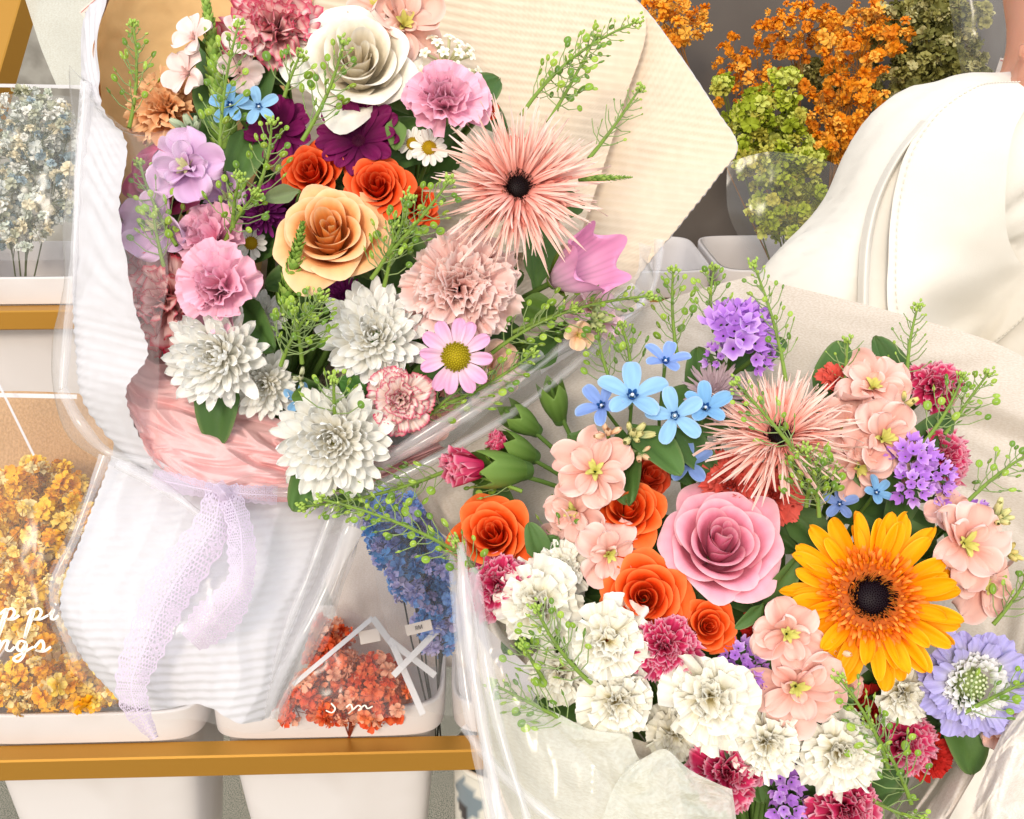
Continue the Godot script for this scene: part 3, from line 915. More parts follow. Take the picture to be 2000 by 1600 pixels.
	for s in brim:
		rb.append(spot(s[0], s[1], s[2]))
		var a := lerpf(200.0, -20.0, k2 / 17.0)
		var foot := spot(1480 + 130 * cos(deg_to_rad(a)), 1780, 0.65 + 0.05 * sin(deg_to_rad(a)))
		lb.append(foot)
		var m := spot(lerpf(s[0], 1480, 0.42), lerpf(s[1], 1780, 0.42), s[2] + 0.035 + 0.02 * sin(deg_to_rad(a)))
		mb.append(m)
		k2 += 1
	part(b, "back_sheet", creased([lb, mb, rb], 200, 110, [[14, 6, 0.006], [36, 16, 0.0014]], 101), M.fleece)
	part(b, "back_sheet", loft([spots([[1280, 1500, .74], [1500, 1500, .75], [1800, 1500, .74]]), spots([[1180, 900, .735], [1560, 880, .745], [1980, 1000, .735]]), spots([[1235, 590, .715], [1500, 600, .72], [1830, 640, .72], [2150, 760, .70]]).slice(0, 3)], 60, 50, false, 0.0, 0.006, 0.0015, 103, Color.WHITE, Vector3.UP, -12.0), M.fleece)
	part(b, "inner_sheet", creased([spots([[905, 1200, .60], [1000, 1330, .588], [1150, 1410, .583], [1320, 1470, .583]]), spots([[935, 1430, .60], [1050, 1500, .584], [1180, 1540, .578], [1330, 1560, .578]]), spots([[985, 1660, .60], [1100, 1690, .588], [1220, 1710, .583], [1360, 1710, .583]])], 90, 70, [[6, 4, 0.004], [16, 10, 0.001]], 104), M.fleece)
	part(b, "front_sheet", creased([spots([[950, 1350, .575], [1010, 1372, .560], [1080, 1390, .552], [1150, 1424, .547], [1225, 1438, .545], [1238, 1475, .55]]), spots([[955, 1440, .572], [1030, 1460, .556], [1100, 1480, .547], [1170, 1500, .541], [1240, 1520, .538], [1290, 1530, .545]]), spots([[985, 1560, .575], [1060, 1600, .556], [1130, 1620, .547], [1200, 1640, .54], [1270, 1640, .536], [1350, 1640, .545]]), spots([[1060, 1700, .59], [1130, 1720, .565], [1200, 1740, .55], [1270, 1740, .545], [1340, 1740, .545], [1400, 1740, .55]])], 100, 90, [[5, 4, 0.005], [13, 10, 0.0012]], 105), M.fleece_sheer)
	part(b, "front_sheet", creased([spots([[1222, 1502, .536], [1262, 1478, .532], [1300, 1464, .530], [1345, 1502, .531], [1395, 1528, .533], [1430, 1542, .536]]), spots([[1190, 1560, .532], [1250, 1560, .526], [1310, 1560, .524], [1370, 1575, .526], [1420, 1580, .530], [1436, 1585, .535]]), spots([[1150, 1700, .54], [1240, 1700, .53], [1310, 1700, .526], [1380, 1700, .527], [1430, 1700, .53], [1450, 1700, .536]])], 90, 80, [[4, 4, 0.004], [11, 9, 0.001]], 107), M.fleece_sheer)
	part(b, "front_sheet", creased([spots([[2090, 1330, .565], [1985, 1395, .560], [1935, 1480, .556], [1905, 1560, .553], [1878, 1660, .55]]), spots([[2090, 1400, .55], [2010, 1440, .545], [1975, 1510, .543], [1950, 1580, .541], [1930, 1680, .54]]), spots([[2120, 1480, .56], [2060, 1520, .556], [2030, 1580, .553], [2010, 1640, .55], [1990, 1720, .55]])], 90, 80, [[5, 3, 0.005], [12, 8, 0.0012]], 109), M.fleece)
	# its clear film
	var g := thing("clear_film", "clear crinkled film around the beige fleece bouquet", "film")
	part(g, "film_sheet", loft([spots([[888, 1040, .575], [905, 1250, .560], [930, 1430, .552], [968, 1620, .548]]), spots([[905, 1080, .560], [925, 1280, .545], [955, 1440, .536], [1000, 1620, .53]]), spots([[960, 1200, .548], [990, 1330, .535], [1030, 1460, .528], [1080, 1620, .522]]), spots([[1010, 1260, .545], [1080, 1400, .53], [1160, 1500, .522], [1260, 1620, .516]])], 60, 40, false, 0.0, 0.006, 0.0045, 111, Color.WHITE, Vector3.UP, -24.0), M.film)
	part(g, "film_gather", loft([spots([[884, 1040, .590], [898, 1250, .575], [922, 1430, .566], [955, 1640, .56]]), spots([[898, 1060, .565], [912, 1250, .55], [940, 1430, .541], [975, 1640, .535]]), spots([[922, 1080, .578], [938, 1260, .563], [965, 1440, .555], [1005, 1640, .55]])], 50, 24, false, 0.0, 0.006, 0.004, 113, Color.WHITE, Vector3.UP, -24.0), M.film_folded)
	for r in [[[884, 1045, .58], [900, 1250, .565], [925, 1430, .556], [962, 1620, .55]], [[900, 1060, .562], [918, 1250, .547], [946, 1430, .538], [985, 1620, .53]], [[925, 1110, .556], [945, 1260, .543], [975, 1420, .535], [1030, 1600, .525]], [[905, 1420, .55], [960, 1490, .54], [1030, 1560, .53], [1100, 1615, .525]]]:
		film_ridge(g, r, 0.0022)

func film_ridge(parent: Node3D, pts: Array, w: float) -> void:
	# film folded over on itself: a narrow doubled edge
	var c := spots(pts)
	var n := (view.origin - c[0] as Vector3).normalized()
	var l := []
	var r := []
	for k in c.size():
		var d: Vector3 = (c[mini(k + 1, c.size() - 1)] - c[maxi(k - 1, 0)]).normalized()
		var s := d.cross(n).normalized() * w * (0.6 + 0.6 * sin(k * 1.9 + c[0].x * 50.0) * 0.5)
		l.append(c[k] - s - n * 0.002)
		r.append(c[k] + s - n * 0.002)
	part(parent, "film_fold", loft([l, c, r], 40, 6, false, 0.0, 0.006, 0.0012, 17, Color.WHITE, Vector3.UP, -40.0), M.film_folded)

func lace_strip(parent: Node3D, called: String, mids: Array, half: Array, tilt: float) -> void:
	var l := []
	var m := []
	var r := []
	for k in mids.size():
		var p: Array = mids[k]
		var q: Array = mids[mini(k + 1, mids.size() - 1)]
		var o: Array = mids[maxi(k - 1, 0)]
		var d := Vector2(q[0] - o[0], q[1] - o[1]).normalized()
		var s: Vector2 = Vector2(-d.y, d.x) * half[k]
		l.append(spot(p[0] - s.x, p[1] - s.y, p[2] + 0.006 * (0.5 + tilt)))
		m.append(spot(p[0], p[1], p[2]))
		r.append(spot(p[0] + s.x, p[1] + s.y, p[2] + 0.006 * (0.5 - tilt)))
	part(parent, called, loft([l, m, r], 90, 16, false, 0.0, 0.006, 0.0008, 121), M.lace)

# ---------------------------------------------------------------- person
func sdf(caps: Array, p: Vector3, k: float) -> float:
	var d := 1e9
	for c in caps:
		var a: Vector3 = c[0]
		var ab: Vector3 = c[1] - a
		var h := clampf((p - a).dot(ab) / maxf(ab.length_squared(), 1e-9), 0.0, 1.0)
		var e: float = (p - a - ab * h).length() - lerpf(c[2], c[3], h)
		var m := clampf(0.5 + 0.5 * (d - e) / k, 0.0, 1.0)
		d = lerpf(d, e, m) - k * m * (1.0 - m) if d < 1e8 else e
	return d

func net(caps: Array, cell: float, k: float, fold := 0.0, grain := Vector3.UP) -> ArrayMesh:
	var lo := Vector3.ONE * 1e9
	var hi := -lo
	for c in caps:
		for e in 2:
			var r: float = c[2 + e] + cell * 2.0
			lo = lo.min(c[e] - Vector3.ONE * r)
			hi = hi.max(c[e] + Vector3.ONE * r)
	var n := Vector3i(((hi - lo) / cell).ceil()) + Vector3i.ONE
	var noise := FastNoiseLite.new()
	noise.seed = 4
	noise.frequency = 1.0
	noise.fractal_type = FastNoiseLite.FRACTAL_RIDGED
	noise.fractal_octaves = 2
	var f := PackedFloat32Array()
	f.resize(n.x * n.y * n.z)
	for z in n.z:
		for y in n.y:
			for x in n.x:
				var p := lo + Vector3(x, y, z) * cell
				var d := sdf(caps, p, k)
				if fold > 0.0 and absf(d) < fold * 4.0:
					d += fold * noise.get_noise_3dv(p * 15.0 - grain * (p.dot(grain) * 12.0))
				f[x + n.x * (y + n.y * z)] = d
	var id := PackedInt32Array()
	id.resize(f.size())
	id.fill(-1)
	var a := Acc.new()
	var corner := [Vector3i(0, 0, 0), Vector3i(1, 0, 0), Vector3i(0, 1, 0), Vector3i(1, 1, 0), Vector3i(0, 0, 1), Vector3i(1, 0, 1), Vector3i(0, 1, 1), Vector3i(1, 1, 1)]
	var edges := [[0, 1], [2, 3], [4, 5], [6, 7], [0, 2], [1, 3], [4, 6], [5, 7], [0, 4], [1, 5], [2, 6], [3, 7]]
	for z in n.z - 1:
		for y in n.y - 1:
			for x in n.x - 1:
				var v := []
				var neg := 0
				for c in corner:
					var q: float = f[x + c.x + n.x * (y + c.y + n.y * (z + c.z))]
					v.append(q)
					if q < 0.0:
						neg += 1
				if neg == 0 or neg == 8:
					continue
				var s := Vector3.ZERO
				var cnt := 0
				for e in edges:
					var p: float = v[e[0]]
					var q: float = v[e[1]]
					if (p < 0.0) != (q < 0.0):
						s += Vector3(corner[e[0]]).lerp(Vector3(corner[e[1]]), p / (p - q))
						cnt += 1
				id[x + n.x * (y + n.y * z)] = a.v.size()
				a.v.append(lo + (Vector3(x, y, z) + s / cnt) * cell)
				a.n.append(Vector3(v[1] + v[3] + v[5] + v[7] - v[0] - v[2] - v[4] - v[6], v[2] + v[3] + v[6] + v[7] - v[0] - v[1] - v[4] - v[5], v[4] + v[5] + v[6] + v[7] - v[0] - v[1] - v[2] - v[3]).normalized())
				a.c.append(Color.WHITE)
	var st := [1, n.x, n.x * n.y]
	for z in range(1, n.z - 1):
		for y in range(1, n.y - 1):
			for x in range(1, n.x - 1):
				var i: int = x + n.x * (y + n.y * z)
				for ax in 3:
					if (f[i] < 0.0) == (f[i + st[ax]] < 0.0):
						continue
					var b: int = st[(ax + 1) % 3]
					var c: int = st[(ax + 2) % 3]
					var q := [id[i], id[i - b], id[i - b - c], id[i - c]]
					if q.min() < 0:
						continue
					if f[i] < 0.0:
						a.ix.append_array([q[0], q[2], q[1], q[0], q[3], q[2]])
					else:
						a.ix.append_array([q[0], q[1], q[2], q[0], q[2], q[3]])
	return a.mesh()

func onto(caps: Array, x: float, y: float, off: float) -> Vector3:
	# the point of the cloth that lies over garment surface
	var d := 0.6
	for k in 60:
		var e := sdf(caps, spot(x, y, d), 0.05) - off
		if e < 0.0003:
			break
		d += e * 0.8
		if d > 1.1:
			break
	return spot(x, y, minf(d, 0.9))

func build_person() -> void:
	var o := thing("person", "person in a white wide collared blouse behind the beige fleece bouquet", "person")
	var j := func(x, y, d): return spot(x, y, d)
	var sh_l: Vector3 = j.call(1835, 340, .83)
	var elb: Vector3 = j.call(1605, 640, .82)
	var wri: Vector3 = j.call(1560, 1480, .76)
	var sh_r: Vector3 = j.call(2420, 340, .86)
	var chest: Vector3 = j.call(2120, 480, .89)
	var hip: Vector3 = Vector3(chest.x, 0.80, chest.z - 0.02)
	var skin := [
		[j.call(2185, 20, .83), j.call(2180, -150, .86), .076, .086], [j.call(2062, 205, .80), j.call(2110, 150, .81), .026, .05], [j.call(2170, 160, .86), j.call(2140, 340, .88), .048, .05],
		[j.call(2020, 100, .775), j.call(2025, 110, .78), .012, .014],
		[j.call(2060, 260, .86), sh_l, .05, .042], [j.call(2220, 260, .87), sh_r, .05, .042], [chest, hip, .095, .10],
		[sh_l, elb, .042, .036], [elb, wri, .034, .024], [sh_r, sh_r + Vector3(0.07, -0.28, -0.02), .042, .036], [sh_r + Vector3(0.07, -0.28, -0.02), sh_r + Vector3(0.10, -0.50, 0.02), .034, .024],
		[hip + Vector3(-0.075, 0, 0), Vector3(hip.x - 0.09, 0.45, hip.z), .075, .05], [Vector3(hip.x - 0.09, 0.45, hip.z), Vector3(hip.x - 0.09, 0.06, hip.z - 0.01), .05, .035], [Vector3(hip.x - 0.09, 0.045, hip.z - 0.01), Vector3(hip.x - 0.10, 0.03, hip.z + 0.13), .034, .026],
		[hip + Vector3(0.075, 0, 0), Vector3(hip.x + 0.09, 0.45, hip.z), .075, .05], [Vector3(hip.x + 0.09, 0.45, hip.z), Vector3(hip.x + 0.09, 0.06, hip.z - 0.01), .05, .035], [Vector3(hip.x + 0.09, 0.045, hip.z - 0.01), Vector3(hip.x + 0.10, 0.03, hip.z + 0.13), .034, .026]]
	var body := Acc.new()
	body.add(net(skin, 0.014, 0.03), Transform3D())
	for hand in [[wri, j.call(1545, 1600, .735)], [sh_r + Vector3(0.10, -0.50, 0.02), sh_r + Vector3(0.105, -0.58, 0.035)]]:
		var hc := [[hand[0], hand[1], .024, .03]]
		var dir: Vector3 = (hand[1] - hand[0]).normalized()
		var sd := dir.cross(Vector3.BACK).normalized()
		for k in 4:
			var root: Vector3 = hand[1] + sd * (k - 1.5) * 0.017
			var kn := root + dir * (0.032 + 0.004 * sin(k * 1.2)) + Vector3(0, 0, 0.006)
			hc.append([root, kn, .009, .0085])
			hc.append([kn, kn + dir * 0.014 + Vector3(0, -0.008, -0.024), .0085, .0075])
		hc.append([hand[0].lerp(hand[1], 0.6) + sd * 0.028, hand[1] + sd * 0.05 + dir * 0.01, .011, .009])
		body.add(net(hc, 0.004, 0.006), Transform3D())
	part(o, "body", body.mesh(), M.skin)
	var cloth := [
		[j.call(2060, 262, .85), sh_l, .060, .057], [j.call(2220, 262, .87), sh_r, .060, .057], [chest, hip + Vector3(0, -0.06, 0), .115, .135],
		[sh_l, elb, .055, .052], [elb, j.call(1590, 1000, .80), .052, .05], [j.call(1580, 1000, .80), wri, .055, .036], [sh_r, sh_r + Vector3(0.07, -0.28, -0.02), .057, .06], [sh_r + Vector3(0.07, -0.28, -0.02), sh_r + Vector3(0.095, -0.47, 0.015), .055, .034]]
	part(o, "blouse", net(cloth, 0.007, 0.05, 0.006, (elb - sh_l).normalized()), M.cotton)
	part(o, "trousers", net([[hip + Vector3(-0.075, 0.04, 0), Vector3(hip.x - 0.09, 0.45, hip.z), .09, .07], [Vector3(hip.x - 0.09, 0.45, hip.z), Vector3(hip.x - 0.09, 0.16, hip.z), .07, .06], [hip + Vector3(0.075, 0.04, 0), Vector3(hip.x + 0.09, 0.45, hip.z), .09, .07], [Vector3(hip.x + 0.09, 0.45, hip.z), Vector3(hip.x + 0.09, 0.16, hip.z), .07, .06]], 0.016, 0.02), M.trouser)
	part(o, "hair", net([[j.call(2205, -60, .90), j.call(2195, -150, .87), .082, .089], [j.call(2240, 0, .93), j.call(2250, 260, .98), .06, .04]], 0.012, 0.03), M.hair)
	for e in [[2090, -70], [2200, -80]]:
		var a := Acc.new()
		a.bead(j.call(e[0], e[1], .772), 0.009, Color(0.75, 0.73, 0.7), Vector3.ONE, 10, 8)
		a.bead(j.call(e[0], e[1], .7645), 0.004, Color(0.03, 0.02, 0.015), Vector3.ONE, 8, 6)
		part(o, "eye", a.mesh(), M.green)
	# the wide flat collar with its stitched hem
	var outer := [[1990, 158], [1945, 158], [1900, 167], [1828, 215], [1772, 295], [1745, 400], [1738, 500], [1740, 610], [1770, 700], [1860, 712], [1930, 680], [1992, 632], [2060, 560]]
	var inner := [[2030, 190], [2015, 200], [2000, 220], [1980, 260], [1970, 320], [1965, 400], [1970, 460], [1985, 500], [2000, 520], [2010, 525], [2020, 525], [2030, 522], [2050, 515]]
	var ro := []
	var rm := []
	var rm2 := []
	var ri := []
	var re := []
	for k in outer.size():
		var p := Vector2(outer[k][0], outer[k][1])
		var q := Vector2(inner[k][0], inner[k][1])
		re.append(onto(cloth, p.x, p.y, 0.004))
		ro.append(onto(cloth, p.x, p.y, 0.009))
		var m := p.lerp(q, 0.35)
		rm.append(onto(cloth, m.x, m.y, 0.010))
		m = p.lerp(q, 0.7)
		rm2.append(onto(cloth, m.x, m.y, 0.009))
		ri.append(onto(cloth, q.x, q.y, 0.008))
	var collar := part(o, "collar", loft([re, ro, rm, rm2, ri], 70, 40, false, 0.0, 0.006, 0.0008, 131), M.cotton)
	var seam := Acc.new()
	for k in 90:
		var t := k / 90.0
		var e1: Vector3 = along(ro, t, false).lerp(along(rm, t, false), 0.16)
		var e2: Vector3 = along(ro, t + 0.006, false).lerp(along(rm, t + 0.006, false), 0.16)
		seam.tube([e1, e1.lerp(e2, 0.5) + (view.origin - e1) * 0.0008, e2], 0.0005, 0.0005, Color(0.78, 0.74, 0.64), 4)
	part(collar, "stitching", seam.mesh(), M.green)
	var fold := []
	var fold2 := []
	var fold3 := []
	for p in [[1812, 235], [1760, 300], [1718, 380], [1697, 460], [1690, 540], [1688, 640]]:
		fold.append(onto(cloth, p[0] - 14, p[1], 0.0005))
		fold2.append(onto(cloth, p[0], p[1], 0.009))
		fold3.append(onto(cloth, p[0] + 9, p[1], 0.001))
	part(o, "sleeve_pleat", loft([fold, fold2, fold3], 40, 10, false), M.cotton)

# ---------------------------------------------------------------- flower heads
# every head grows from its own origin and faces +Y
func stalk(o: Node3D, to: Vector3, r: float, leaves := 2) -> void:
	# stem from the head back to where the bouquet is tied, with leaves on it
	var inv := o.transform.affine_inverse()
	var b := inv * to
	var path := []
	var q := Vector3(0, -b.length() * 0.45, 0)
	for k in 9:
		var t := k / 8.0
		path.append(q * 2.0 * t * (1.0 - t) + b * t * t)
	var a := Acc.new()
	a.tube(path, r, r * 1.3, C("5f7d3a"), 6)
	part(o, "stem", a.mesh(), M.green)
	for k in leaves:
		var at: Vector3 = path[1 + k % 2] * rng.randf_range(0.55, 1.0)
		var sz := rng.randf_range(0.032, 0.05)
		var c: Color = [C("4f7036"), C("587a3e"), C("4c6c38")][rng.randi() % 3]
		part(o, "leaf", leaf_mesh(sz, sz * 0.27, rng.randi(), c), M.leaf, Transform3D(Basis(Vector3.UP, rng.randf() * TAU) * Basis(Vector3.BACK, rng.randf_range(-0.3, 0.5)), at))

func sepals(o: Node3D, R: float, y: float, c := Color(0.1, 0.17, 0.05)) -> void:
	var a := Acc.new()
	a.bead(Vector3(0, y, 0), R * 0.22, c, Vector3(1, 1.0, 1), 10, 6)
	part(o, "receptacle", a.mesh(), M.green)
	for k in 5:
		part(o, "sepal", petal({L = R * 0.85, W = R * 0.2, base = 0.7, peak = 0.2, rnd = 1.2, a0 = 25.0, a1 = -20.0, cup = 0.6, c0 = c, seed = k + 3}), M.leaf, tilted(TAU * k / 5.0, 0.15, R * 0.12, y))

func rose(o: Node3D, R: float, cs: Array, sd: int, n := 24, opened := 1.0) -> void:
	var H := R * 1.25
	for k in n:
		var f := float(k) / (n - 1)
		var g := pow(f, 0.85)
		var inner := 1.0 - f
		var p := {R = R * lerpf(0.07, 0.66, g), H = H * lerpf(0.97, 0.78, f) * (0.97 + 0.06 * sin(k * 3.7)), flare = R * lerpf(-0.04, 0.38, pow(f, 1.6)) * opened * (0.8 + 0.4 * absf(sin(k * 5.1 + sd))), droop = H * lerpf(0.0, 0.28, f * f) * opened,
			dphi = lerpf(2.0, 0.82, pow(f, 0.6)), ruf = lerpf(0.03, 0.10, f), point = smoothstep(0.45, 0.8, f), lip = R * (0.04 + 0.07 * smoothstep(0.05, 0.4, f) - 0.06 * smoothstep(0.5, 0.9, f)), c0 = cs[0].lerp(cs[1], f * 0.5), c1 = cs[0].lerp(cs[1], pow(f, 0.8)), ce = cs[2], seed = sd * 100 + k}
		part(o, "petal", wrap_petal(p), M.petal, Transform3D(Basis(Vector3.UP, k * 2.39996 + sd) * Basis(Vector3.BACK, rng.randf_range(-0.06, 0.05)) * Basis(Vector3.RIGHT, rng.randf_range(-0.07, 0.07)), Vector3(0, H * 0.02 * inner, 0)))
	sepals(o, R, -R * 0.16)

func carnation(o: Node3D, R: float, cs: Array, sd: int, q := {}) -> void:
	# cs: base, outer, edge
	var n: int = q.get("n", 38)
	var vari := []
	for k in 7:
		vari.append(petal({L = R, W = R * q.get("w", 0.44), base = 0.12, fan = true, arc = 0.24, a0 = 14.0, a1 = q.get("a1", -22.0) + 9.0 * sin(k * 2.0), cup = [0.2, 0.9, 0.4, 1.2, 0.3, 0.7, 1.0][k], ruf = q.get("ruf", 0.24), rf = 2.0 + 0.5 * (k % 3),
			serr = q.get("serr", 0.11), sf = 5.0 + k % 3, c0 = cs[0], c1 = cs[1], ce = cs[2], ew = q.get("ew", 0.0), streak = q.get("streak", 0.0), seed = sd * 31 + k, nu = 22 if q.get("serr", 0.11) > 0.0 else 14, nv = 9}))
	for k in n:
		var f := (k + 0.5) / n
		var elev := lerpf(1.5, q.get("low", 0.1), pow(f, 1.05)) + rng.randf_range(-0.14, 0.14)
		var sc := lerpf(q.get("core", 0.62), 1.02, pow(f, 0.9)) * rng.randf_range(0.9, 1.06)
		part(o, "petal", vari[(k * 3 + k / 7) % 7], M.petal, tilted(k * 2.39996 + rng.randf_range(-0.3, 0.3), elev, R * 0.03 + R * 0.03 * (1.0 - f), R * 0.08 * (1.0 - f), sc, rng.randf_range(-0.7, 0.7) * (1.0 - 0.6 * f)))
	var a := Acc.new()
	a.tube([Vector3(0, R * 0.12, 0), Vector3(0, -R * 0.25, 0), Vector3(0, -R * 0.7, 0)], R * 0.26, R * 0.17, C("5e7a3c"), 10)
	part(o, "calyx", a.mesh(), M.green)

func mum(o: Node3D, R: float, cs: Array, sd: int, n := 125, q := {}) -> void:
	var vari := []
	for k in 6:
		vari.append(petal({L = R, W = R * q.get("w", 0.135) * (0.85 + 0.08 * k), base = 0.4, peak = 0.62, rnd = 2.4, ruf = 0.14, rf = 1.2, a0 = -6.0, a1 = q.get("a1", 26.0) + 14.0 * (k % 3), bp = 1.6, cup = 0.7, groove = 0.25, c0 = cs[0], c1 = cs[1], ce = cs[1], seed = sd * 17 + k, nu = 6, nv = 9}))
	for k in n:
		var f := (k + 0.5) / n
		var elev := lerpf(1.45, q.get("low", -0.02), pow(f, 0.66)) + rng.randf_range(-0.1, 0.1)
		var sc := lerpf(0.2, 1.0, pow(f, 0.62)) * rng.randf_range(0.92, 1.08)
		part(o, "petal", vari[k % 6], M.petal, tilted(k * 2.39996, elev, R * 0.06 * f + R * 0.05, R * 0.12 * (1.0 - f), sc, rng.randf_range(-0.25, 0.25)))
	part(o, "center", bump_dome(R * 0.13, R * 0.16, 30, R * 0.028, cs[2], cs[2].lerp(cs[0], 0.5), 1.6), M.green)
	var a := Acc.new()
	a.bead(Vector3(0, -R * 0.03, 0), R * 0.2, C("5e7a3c"), Vector3(1, 0.7, 1), 10, 6)
	part(o, "receptacle", a.mesh(), M.green)

func daisy(o: Node3D, R: float, cs: Array, sd: int, n := 14, disc := 0.3, q := {}) -> void:
	# cs: petal base, petal tip, disc middle, disc rim
	for k in n:
		var p := petal({L = R * (1.0 - disc * 0.6), W = R * q.get("w", 0.19), base = 0.45, peak = 0.6, rnd = 2.4, a0 = q.get("a0", 14.0), a1 = q.get("a1", -12.0) + rng.randf_range(-14, 14), cup = 0.45, groove = 0.25, ruf = 0.1, c0 = cs[0], c1 = cs[1], seed = sd * 19 + k, nu = 8, nv = 9})
		part(o, "petal", p, M.petal, tilted(TAU * k / n + rng.randf_range(-0.13, 0.13), rng.randf_range(-0.1, 0.2) + q.get("elev", 0.0), R * disc * 0.6, 0.0, rng.randf_range(0.88, 1.05), rng.randf_range(-0.2, 0.2)))
	part(o, "disc", bump_dome(R * disc, R * disc * 0.5, 120, R * disc * 0.085, cs[2], cs[3], 1.5), M.green)

func gerbera(o: Node3D, R: float, sd: int) -> void:
	var y0 := C("f59200")
	var y1 := C("ffab00")
	for ring in [[19, 1.0, -0.04, 0.0], [18, 0.92, 0.1, 0.5], [12, 0.74, 0.24, 0.25]]:
		for k in ring[0]:
			var p := petal({L = R * 0.64, W = R * rng.randf_range(0.10, 0.13), base = 0.55, peak = 0.55, rnd = 2.3, a0 = 26.0, a1 = rng.randf_range(-34.0, 16.0), cup = rng.randf_range(0.4, 0.9), groove = 0.35, ruf = 0.1, twist = rng.randf_range(-0.5, 0.5), c0 = y0, c1 = y1, ce = C("ffc23a"), ew = 0.05, seed = sd * 90 + k, nu = 10, nv = 12})
			part(o, "petal", p, M.petal, tilted(TAU * (k + ring[3]) / ring[0] + rng.randf_range(-0.12, 0.12), ring[2] + rng.randf_range(-0.14, 0.2), R * 0.36, 0.0, ring[1] * rng.randf_range(0.86, 1.06), rng.randf_range(-0.4, 0.4)))
	var small := []
	for k in 5:
		small.append(petal({L = R * 0.15, W = R * 0.022, base = 0.8, peak = 0.6, rnd = 2.2, a0 = 75.0, a1 = 10.0 - 16.0 * k, cup = 1.0, c0 = C("e2620e"), c1 = [C("f58a2c"), C("f07a1e"), C("f99a3c"), C("ee7014"), C("f7a04a")][k], seed = k, nu = 4, nv = 6}))
	for k in 230:
		var f := (k + 0.5) / 230.0
		part(o, "floret", small[k % 5], M.petal, tilted(k * 2.39996, rng.randf_range(-0.1, 0.4) + 0.3 * (1.0 - f), R * lerpf(0.22, 0.47, sqrt(f)), R * 0.05 * (1.1 - f), lerpf(0.7, 1.3, f) * rng.randf_range(0.75, 1.25), rng.randf_range(-0.6, 0.6)))
	var base := Acc.new()
	base.bead(Vector3(0, -R * 0.03, 0), R * 0.47, C("c86412"), Vector3(1, 0.13, 1), 24, 8)
	part(o, "receptacle", base.mesh(), M.green)
	part(o, "disc", bump_dome(R * 0.2, R * 0.1, 190, R * 0.009, C("1c0a10"), C("1a0b0c"), 3.5), M.green)
	var a := Acc.new()
	for k in 320:
		var ph := k * 2.39996
		var r1 := R * rng.randf_range(0.17, 0.27)
		a.tube([Vector3(cos(ph) * r1 * 0.9, 0.0, sin(ph) * r1 * 0.9), Vector3(cos(ph + 0.1) * r1, R * rng.randf_range(0.08, 0.13), sin(ph + 0.1) * r1)], R * 0.006, R * 0.004, C("1d0c10") if k % 5 < 3 else C("f2a040"), 4)
	part(o, "bristles", a.mesh(), M.green).set_meta("kind", "stuff")

func spider_gerbera(o: Node3D, R: float, sd: int) -> void:
	var outer := []
	for k in 12:
		outer.append(petal({L = R, W = R * 0.036, base = 0.55, peak = 0.3, rnd = 1.3, a0 = 30.0 - 3.0 * k, a1 = -34.0 + 6.0 * k, bp = 1.0 + 0.1 * (k % 5), cup = 0.9, ruf = 0.12, rf = 0.5, twist = 0.5 * sin(k * 2.2), c0 = C("ef9182"), c1 = [C("fbd0c0"), C("f9c4b3"), C("fddccf")][k % 3], ce = C("fde2d8"), ew = 0.08, seed = sd + k, nu = 3, nv = 10}))
	var more := Acc.new()
	for k in 300:
		var f := k / 300.0
		var xf := tilted(k * 2.39996 + rng.randf_range(-0.3, 0.3), lerpf(0.75, -0.1, f) + rng.randf_range(-0.13, 0.13), R * 0.1, 0.0, lerpf(0.58, 1.0, f) * rng.randf_range(0.82, 1.06), rng.randf_range(-0.6, 0.6))
		if k % 2 == 0:
			part(o, "petal", outer[(k / 2) % 12], M.petal, xf)
		else:
			more.add(outer[(k * 5) % 12], xf)
	part(o, "underlying_petals", more.mesh(), M.petal).set_meta("kind", "stuff")
	var inner := []
	for k in 6:
		inner.append(petal({L = R * 0.3, W = R * 0.019, base = 0.6, peak = 0.4, rnd = 1.4, a0 = 65.0, a1 = 10.0 - 18.0 * k, cup = 0.9, ruf = 0.3, rf = 0.5, twist = sin(k * 2.0), c0 = C("ea8074"), c1 = [C("f8b09f"), C("f4a090")][k % 2], seed = sd + 40 + k, nu = 3, nv = 6}))
	var fine := Acc.new()
	for k in 340:
		var f := (k + 0.5) / 340.0
		var xf := tilted(k * 2.39996, rng.randf_range(0.0, 0.65), R * lerpf(0.15, 0.36, f), R * 0.03, lerpf(0.45, 1.15, f) * rng.randf_range(0.7, 1.25), rng.randf_range(-0.9, 0.9))
		if k % 3 == 0:
			part(o, "floret", inner[k % 6], M.petal, xf)
		else:
			fine.add(inner[(k * 5) % 6], xf)
	part(o, "inner_florets", fine.mesh(), M.petal).set_meta("kind", "stuff")
	part(o, "disc", bump_dome(R * 0.14, R * 0.08, 150, R * 0.008, C("190a0c"), C("201010"), 3.5), M.green)
	var a := Acc.new()
	for k in 300:
		var ph := k * 2.39996
		var r1 := R * rng.randf_range(0.12, 0.25)
		a.tube([Vector3(cos(ph) * r1 * 0.92, 0.0, sin(ph) * r1 * 0.92), Vector3(cos(ph + 0.08) * r1, R * rng.randf_range(0.08, 0.15), sin(ph + 0.08) * r1)], R * 0.006, R * 0.004, C("241113") if r1 < R * rng.randf_range(0.17, 0.22) else C("f0b48c"), 4)
	part(o, "bristles", a.mesh(), M.green).set_meta("kind", "stuff")

